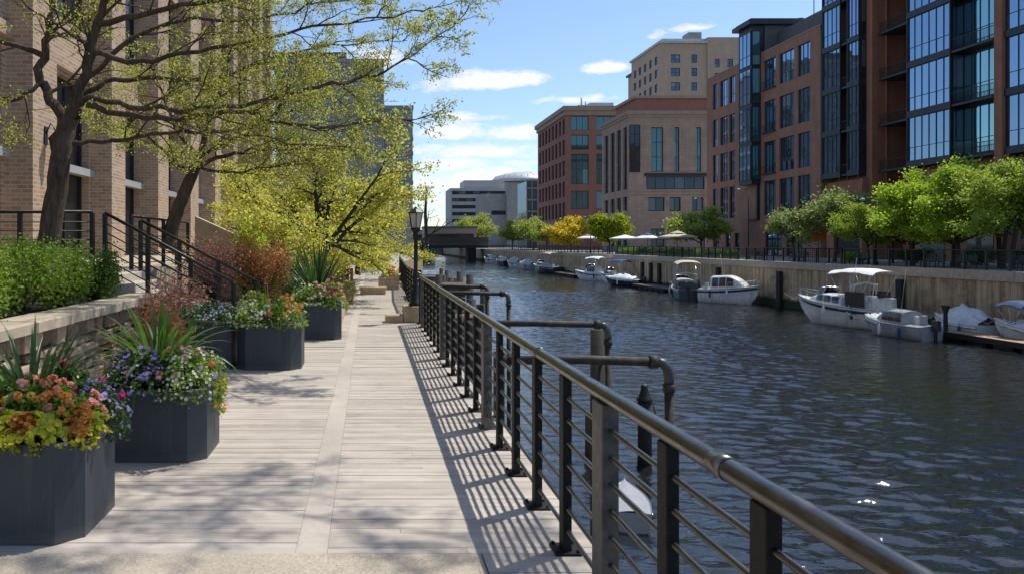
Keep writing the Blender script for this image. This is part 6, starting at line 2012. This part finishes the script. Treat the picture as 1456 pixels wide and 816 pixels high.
arm_lamp('tall dark lamp with a curved arm in front of the brick loft', 42.4, 86.5, 7.8)
arm_lamp('tall dark lamp with a curved arm beside the beige parasol', 42.2, 97.5, 7.4)
arm_lamp('tall dark lamp between the bright green and golden trees', 41.8, 146.0, 6.8)
arm_lamp('tall dark lamp in front of the pale green trees in the distance', 41.8, 190.0, 8.0)
arm_lamp('tall dark lamp rising between the right hand bright green trees', 41.9, 64.0, 5.4)
sg = thing('orange_sign', 'blank orange board sign on a post under the sparse grey green tree', 'sign', (42.8, 73.6, 0))
mb = MB(); mb.bbox(-.62, .62, -.04, .04, 2.0, 2.95, .01); mb.build('board', M['orange_sign'], sg)
mb = MB(); mb.tube([(0, .06, 0), (0, .06, 2.9)], .04, 8); mb.build('post', M['dark_frame'], sg)
GBB = 'green bushes at the foot of the glass bays'
for i, (x, y, lab) in enumerate([(46.5, 75.0, 'low light green bush bed left of the plum tree'), (50.0, 63.5, 'dark green bush between the right hand trunks, left one'), (49.5, 57.5, 'dark green bush between the right hand trunks, right one'), (50.0, 52.0, 'dark green bush at the right photo edge'), (49.5, 70.0, 'dark green bush below the orange brick pier')]):
    bush('shrub', lab, 'shrub', (x, y, 0), 1.6, 2.0, 1.3 if i else .9, M['maple'] if i == 0 else M['dark_shrub'], 2200, .2, (), GBB, 8)

# ---------------------------------------------------------------- sun, sky, camera
cam_d = bpy.data.cameras.new('camera')
cam = bpy.data.objects.new('camera', cam_d); COL.objects.link(cam)
cam.location = (0, 0, H); cam.rotation_euler = (R(90), 0, 0)
cam_d.sensor_width = 36; cam_d.lens = F / 1456 * 36
cam_d.shift_x = (728 - VX) / 1456; cam_d.shift_y = -(408 - VY) / 1456
cam_d.clip_start = 0.05; cam_d.clip_end = 6000
scene.camera = cam

EL, AZ = R(60.5), R(54)
sd = Vector((math.sin(AZ) * math.cos(EL), math.cos(AZ) * math.cos(EL), math.sin(EL)))
sl = bpy.data.lights.new('sun', 'SUN'); sl.energy = 4.3; sl.angle = R(0.53); sl.color = (1.0, 0.95, 0.86)
so = bpy.data.objects.new('sun', sl); COL.objects.link(so); so.rotation_euler = sd.to_track_quat('Z', 'Y').to_euler(); so.location = (20, 20, 60)

w = bpy.data.worlds.new('World'); scene.world = w; w.use_nodes = True
T = w.node_tree; T.nodes.clear()
def N(typ, **kw):
    nd = T.nodes.new(typ)
    for k, v in kw.items(): setattr(nd, k, v)
    return nd
def mth(op, a, b=0.0, c=0.0):
    nd = N('ShaderNodeMath', operation=op)
    for i, x in enumerate((a, b, c)):
        if isinstance(x, bpy.types.NodeSocket): T.links.new(x, nd.inputs[i])
        else: nd.inputs[i].default_value = x
    return nd.outputs[0]
sky = N('ShaderNodeTexSky', sky_type='NISHITA'); sky.sun_disc = False; sky.sun_elevation = EL; sky.sun_rotation = AZ
sky.altitude = 200; sky.air_density = 1.0; sky.dust_density = 0.5; sky.ozone_density = 3.4
tc = N('ShaderNodeTexCoord')
sp = N('ShaderNodeSeparateXYZ'); T.links.new(tc.outputs['Generated'], sp.inputs[0])
dx, dy, dz = sp.outputs
az = mth('ARCTAN2', dx, dy)
el = mth('ARCSINE', dz)
# flat-bottomed fair weather clouds: each (azimuth, elevation, half width, half height, weight)
nz1 = N('ShaderNodeTexNoise'); nz1.inputs['Scale'].default_value = 9; nz1.inputs['Detail'].default_value = 6; nz1.inputs['Roughness'].default_value = 0.62
mp = N('ShaderNodeMapping'); mp.inputs['Scale'].default_value = (1, 1, 2.4); T.links.new(tc.outputs['Generated'], mp.inputs[0]); T.links.new(mp.outputs[0], nz1.inputs['Vector'])
nz2 = N('ShaderNodeTexNoise'); nz2.inputs['Scale'].default_value = 34; nz2.inputs['Detail'].default_value = 7; nz2.inputs['Roughness'].default_value = 0.65
T.links.new(mp.outputs[0], nz2.inputs['Vector'])
warp = mth('MULTIPLY', mth('SUBTRACT', nz1.outputs[0], 0.5), 0.08)
def cl(px, py, hw, hh, wt=1.0):
    X_, Z_ = (px - VX) / F, (VY - py) / F
    return (math.atan(X_), math.atan(Z_ / math.hypot(1, X_)), hw / F, hh / F, wt)
CL = [cl(700, 117, 85, 17, 1.25), cl(865, 98, 27, 13, 1.1), cl(815, 144, 55, 9, .9), cl(660, 168, 75, 10, .8), cl(640, 190, 60, 17, .95), cl(735, 190, 60, 16, .9), cl(690, 218, 95, 17, 1.0), cl(740, 232, 50, 10, .8), cl(620, 256, 45, 10, .9),
      cl(980, 44, 30, 9, .85), cl(934, 52, 14, 8, .6), cl(530, 88, 55, 26, .9), cl(640, 285, 60, 16, .8), cl(420, 150, 80, 20, .6), cl(690, 262, 130, 26, 1.0), cl(640, 235, 70, 16, .9), cl(600, 215, 40, 12, .8), cl(250, 60, 120, 30, .7)]
rs = random.Random(5)
for k in range(16): CL.append((rs.uniform(-3.1, 3.1), rs.uniform(.06, .42), rs.uniform(.08, .2), rs.uniform(.015, .035), rs.uniform(.8, 1.1)))
tot = None
for a0, e0, hw_, hh_, wt in CL:
    u = mth('DIVIDE', mth('ADD', mth('SUBTRACT', az, a0), warp), hw_)
    v = mth('DIVIDE', mth('SUBTRACT', mth('ADD', el, mth('MULTIPLY', warp, 0.30)), e0), hh_)
    # squash the underside so bottoms are flatter than tops
    v = mth('MULTIPLY', v, mth('ADD', 1.0, mth('MULTIPLY', mth('LESS_THAN', v, 0.0), 0.7)))
    g = mth('MULTIPLY', mth('POWER', 2.718, mth('MULTIPLY', mth('ADD', mth('MULTIPLY', u, u), mth('MULTIPLY', v, v)), -1.0)), wt)
    tot = g if tot is None else mth('MAXIMUM', tot, g)
dens = mth('ADD', tot, mth('MULTIPLY', mth('SUBTRACT', nz2.outputs[0], 0.5), 1.5))
rp_ = N('ShaderNodeValToRGB'); rp_.color_ramp.elements[0].position = 0.36; rp_.color_ramp.elements[1].position = 0.85
rp_.color_ramp.elements[0].color = (0, 0, 0, 1); rp_.color_ramp.elements[1].color = (1, 1, 1, 1)
T.links.new(dens, rp_.inputs[0])
fac = mth('MULTIPLY', rp_.outputs[0], mth('GREATER_THAN', dz, 0.0))
fac = mth('MULTIPLY', fac, 0.9)
cm = N('ShaderNodeMix', data_type='RGBA'); T.links.new(fac, cm.inputs[0]); T.links.new(sky.outputs[0], cm.inputs[6])
cm.inputs[7].default_value = (CLOUD * 1.0, CLOUD * 1.0, CLOUD * 1.03, 1)
bg = N('ShaderNodeBackground'); bg.inputs['Strength'].default_value = SKY; T.links.new(cm.outputs[2], bg.inputs[0])
ow = N('ShaderNodeOutputWorld'); T.links.new(bg.outputs[0], ow.inputs[0])

scene.view_settings.view_transform = 'Standard'; scene.view_settings.look = 'None'
scene.view_settings.exposure = EXPO; scene.view_settings.gamma = 1.0; scene.view_settings.use_curve_mapping = False
scene.render.engine = 'CYCLES'
scene.cycles.max_bounces = 7; scene.cycles.diffuse_bounces = 3; scene.cycles.glossy_bounces = 4; scene.cycles.transmission_bounces = 4; scene.cycles.transparent_max_bounces = 8
scene.cycles.sample_clamp_indirect = 6.0; scene.cycles.use_denoising = True
try: scene.cycles.denoiser = 'OPENIMAGEDENOISE'
except Exception: pass
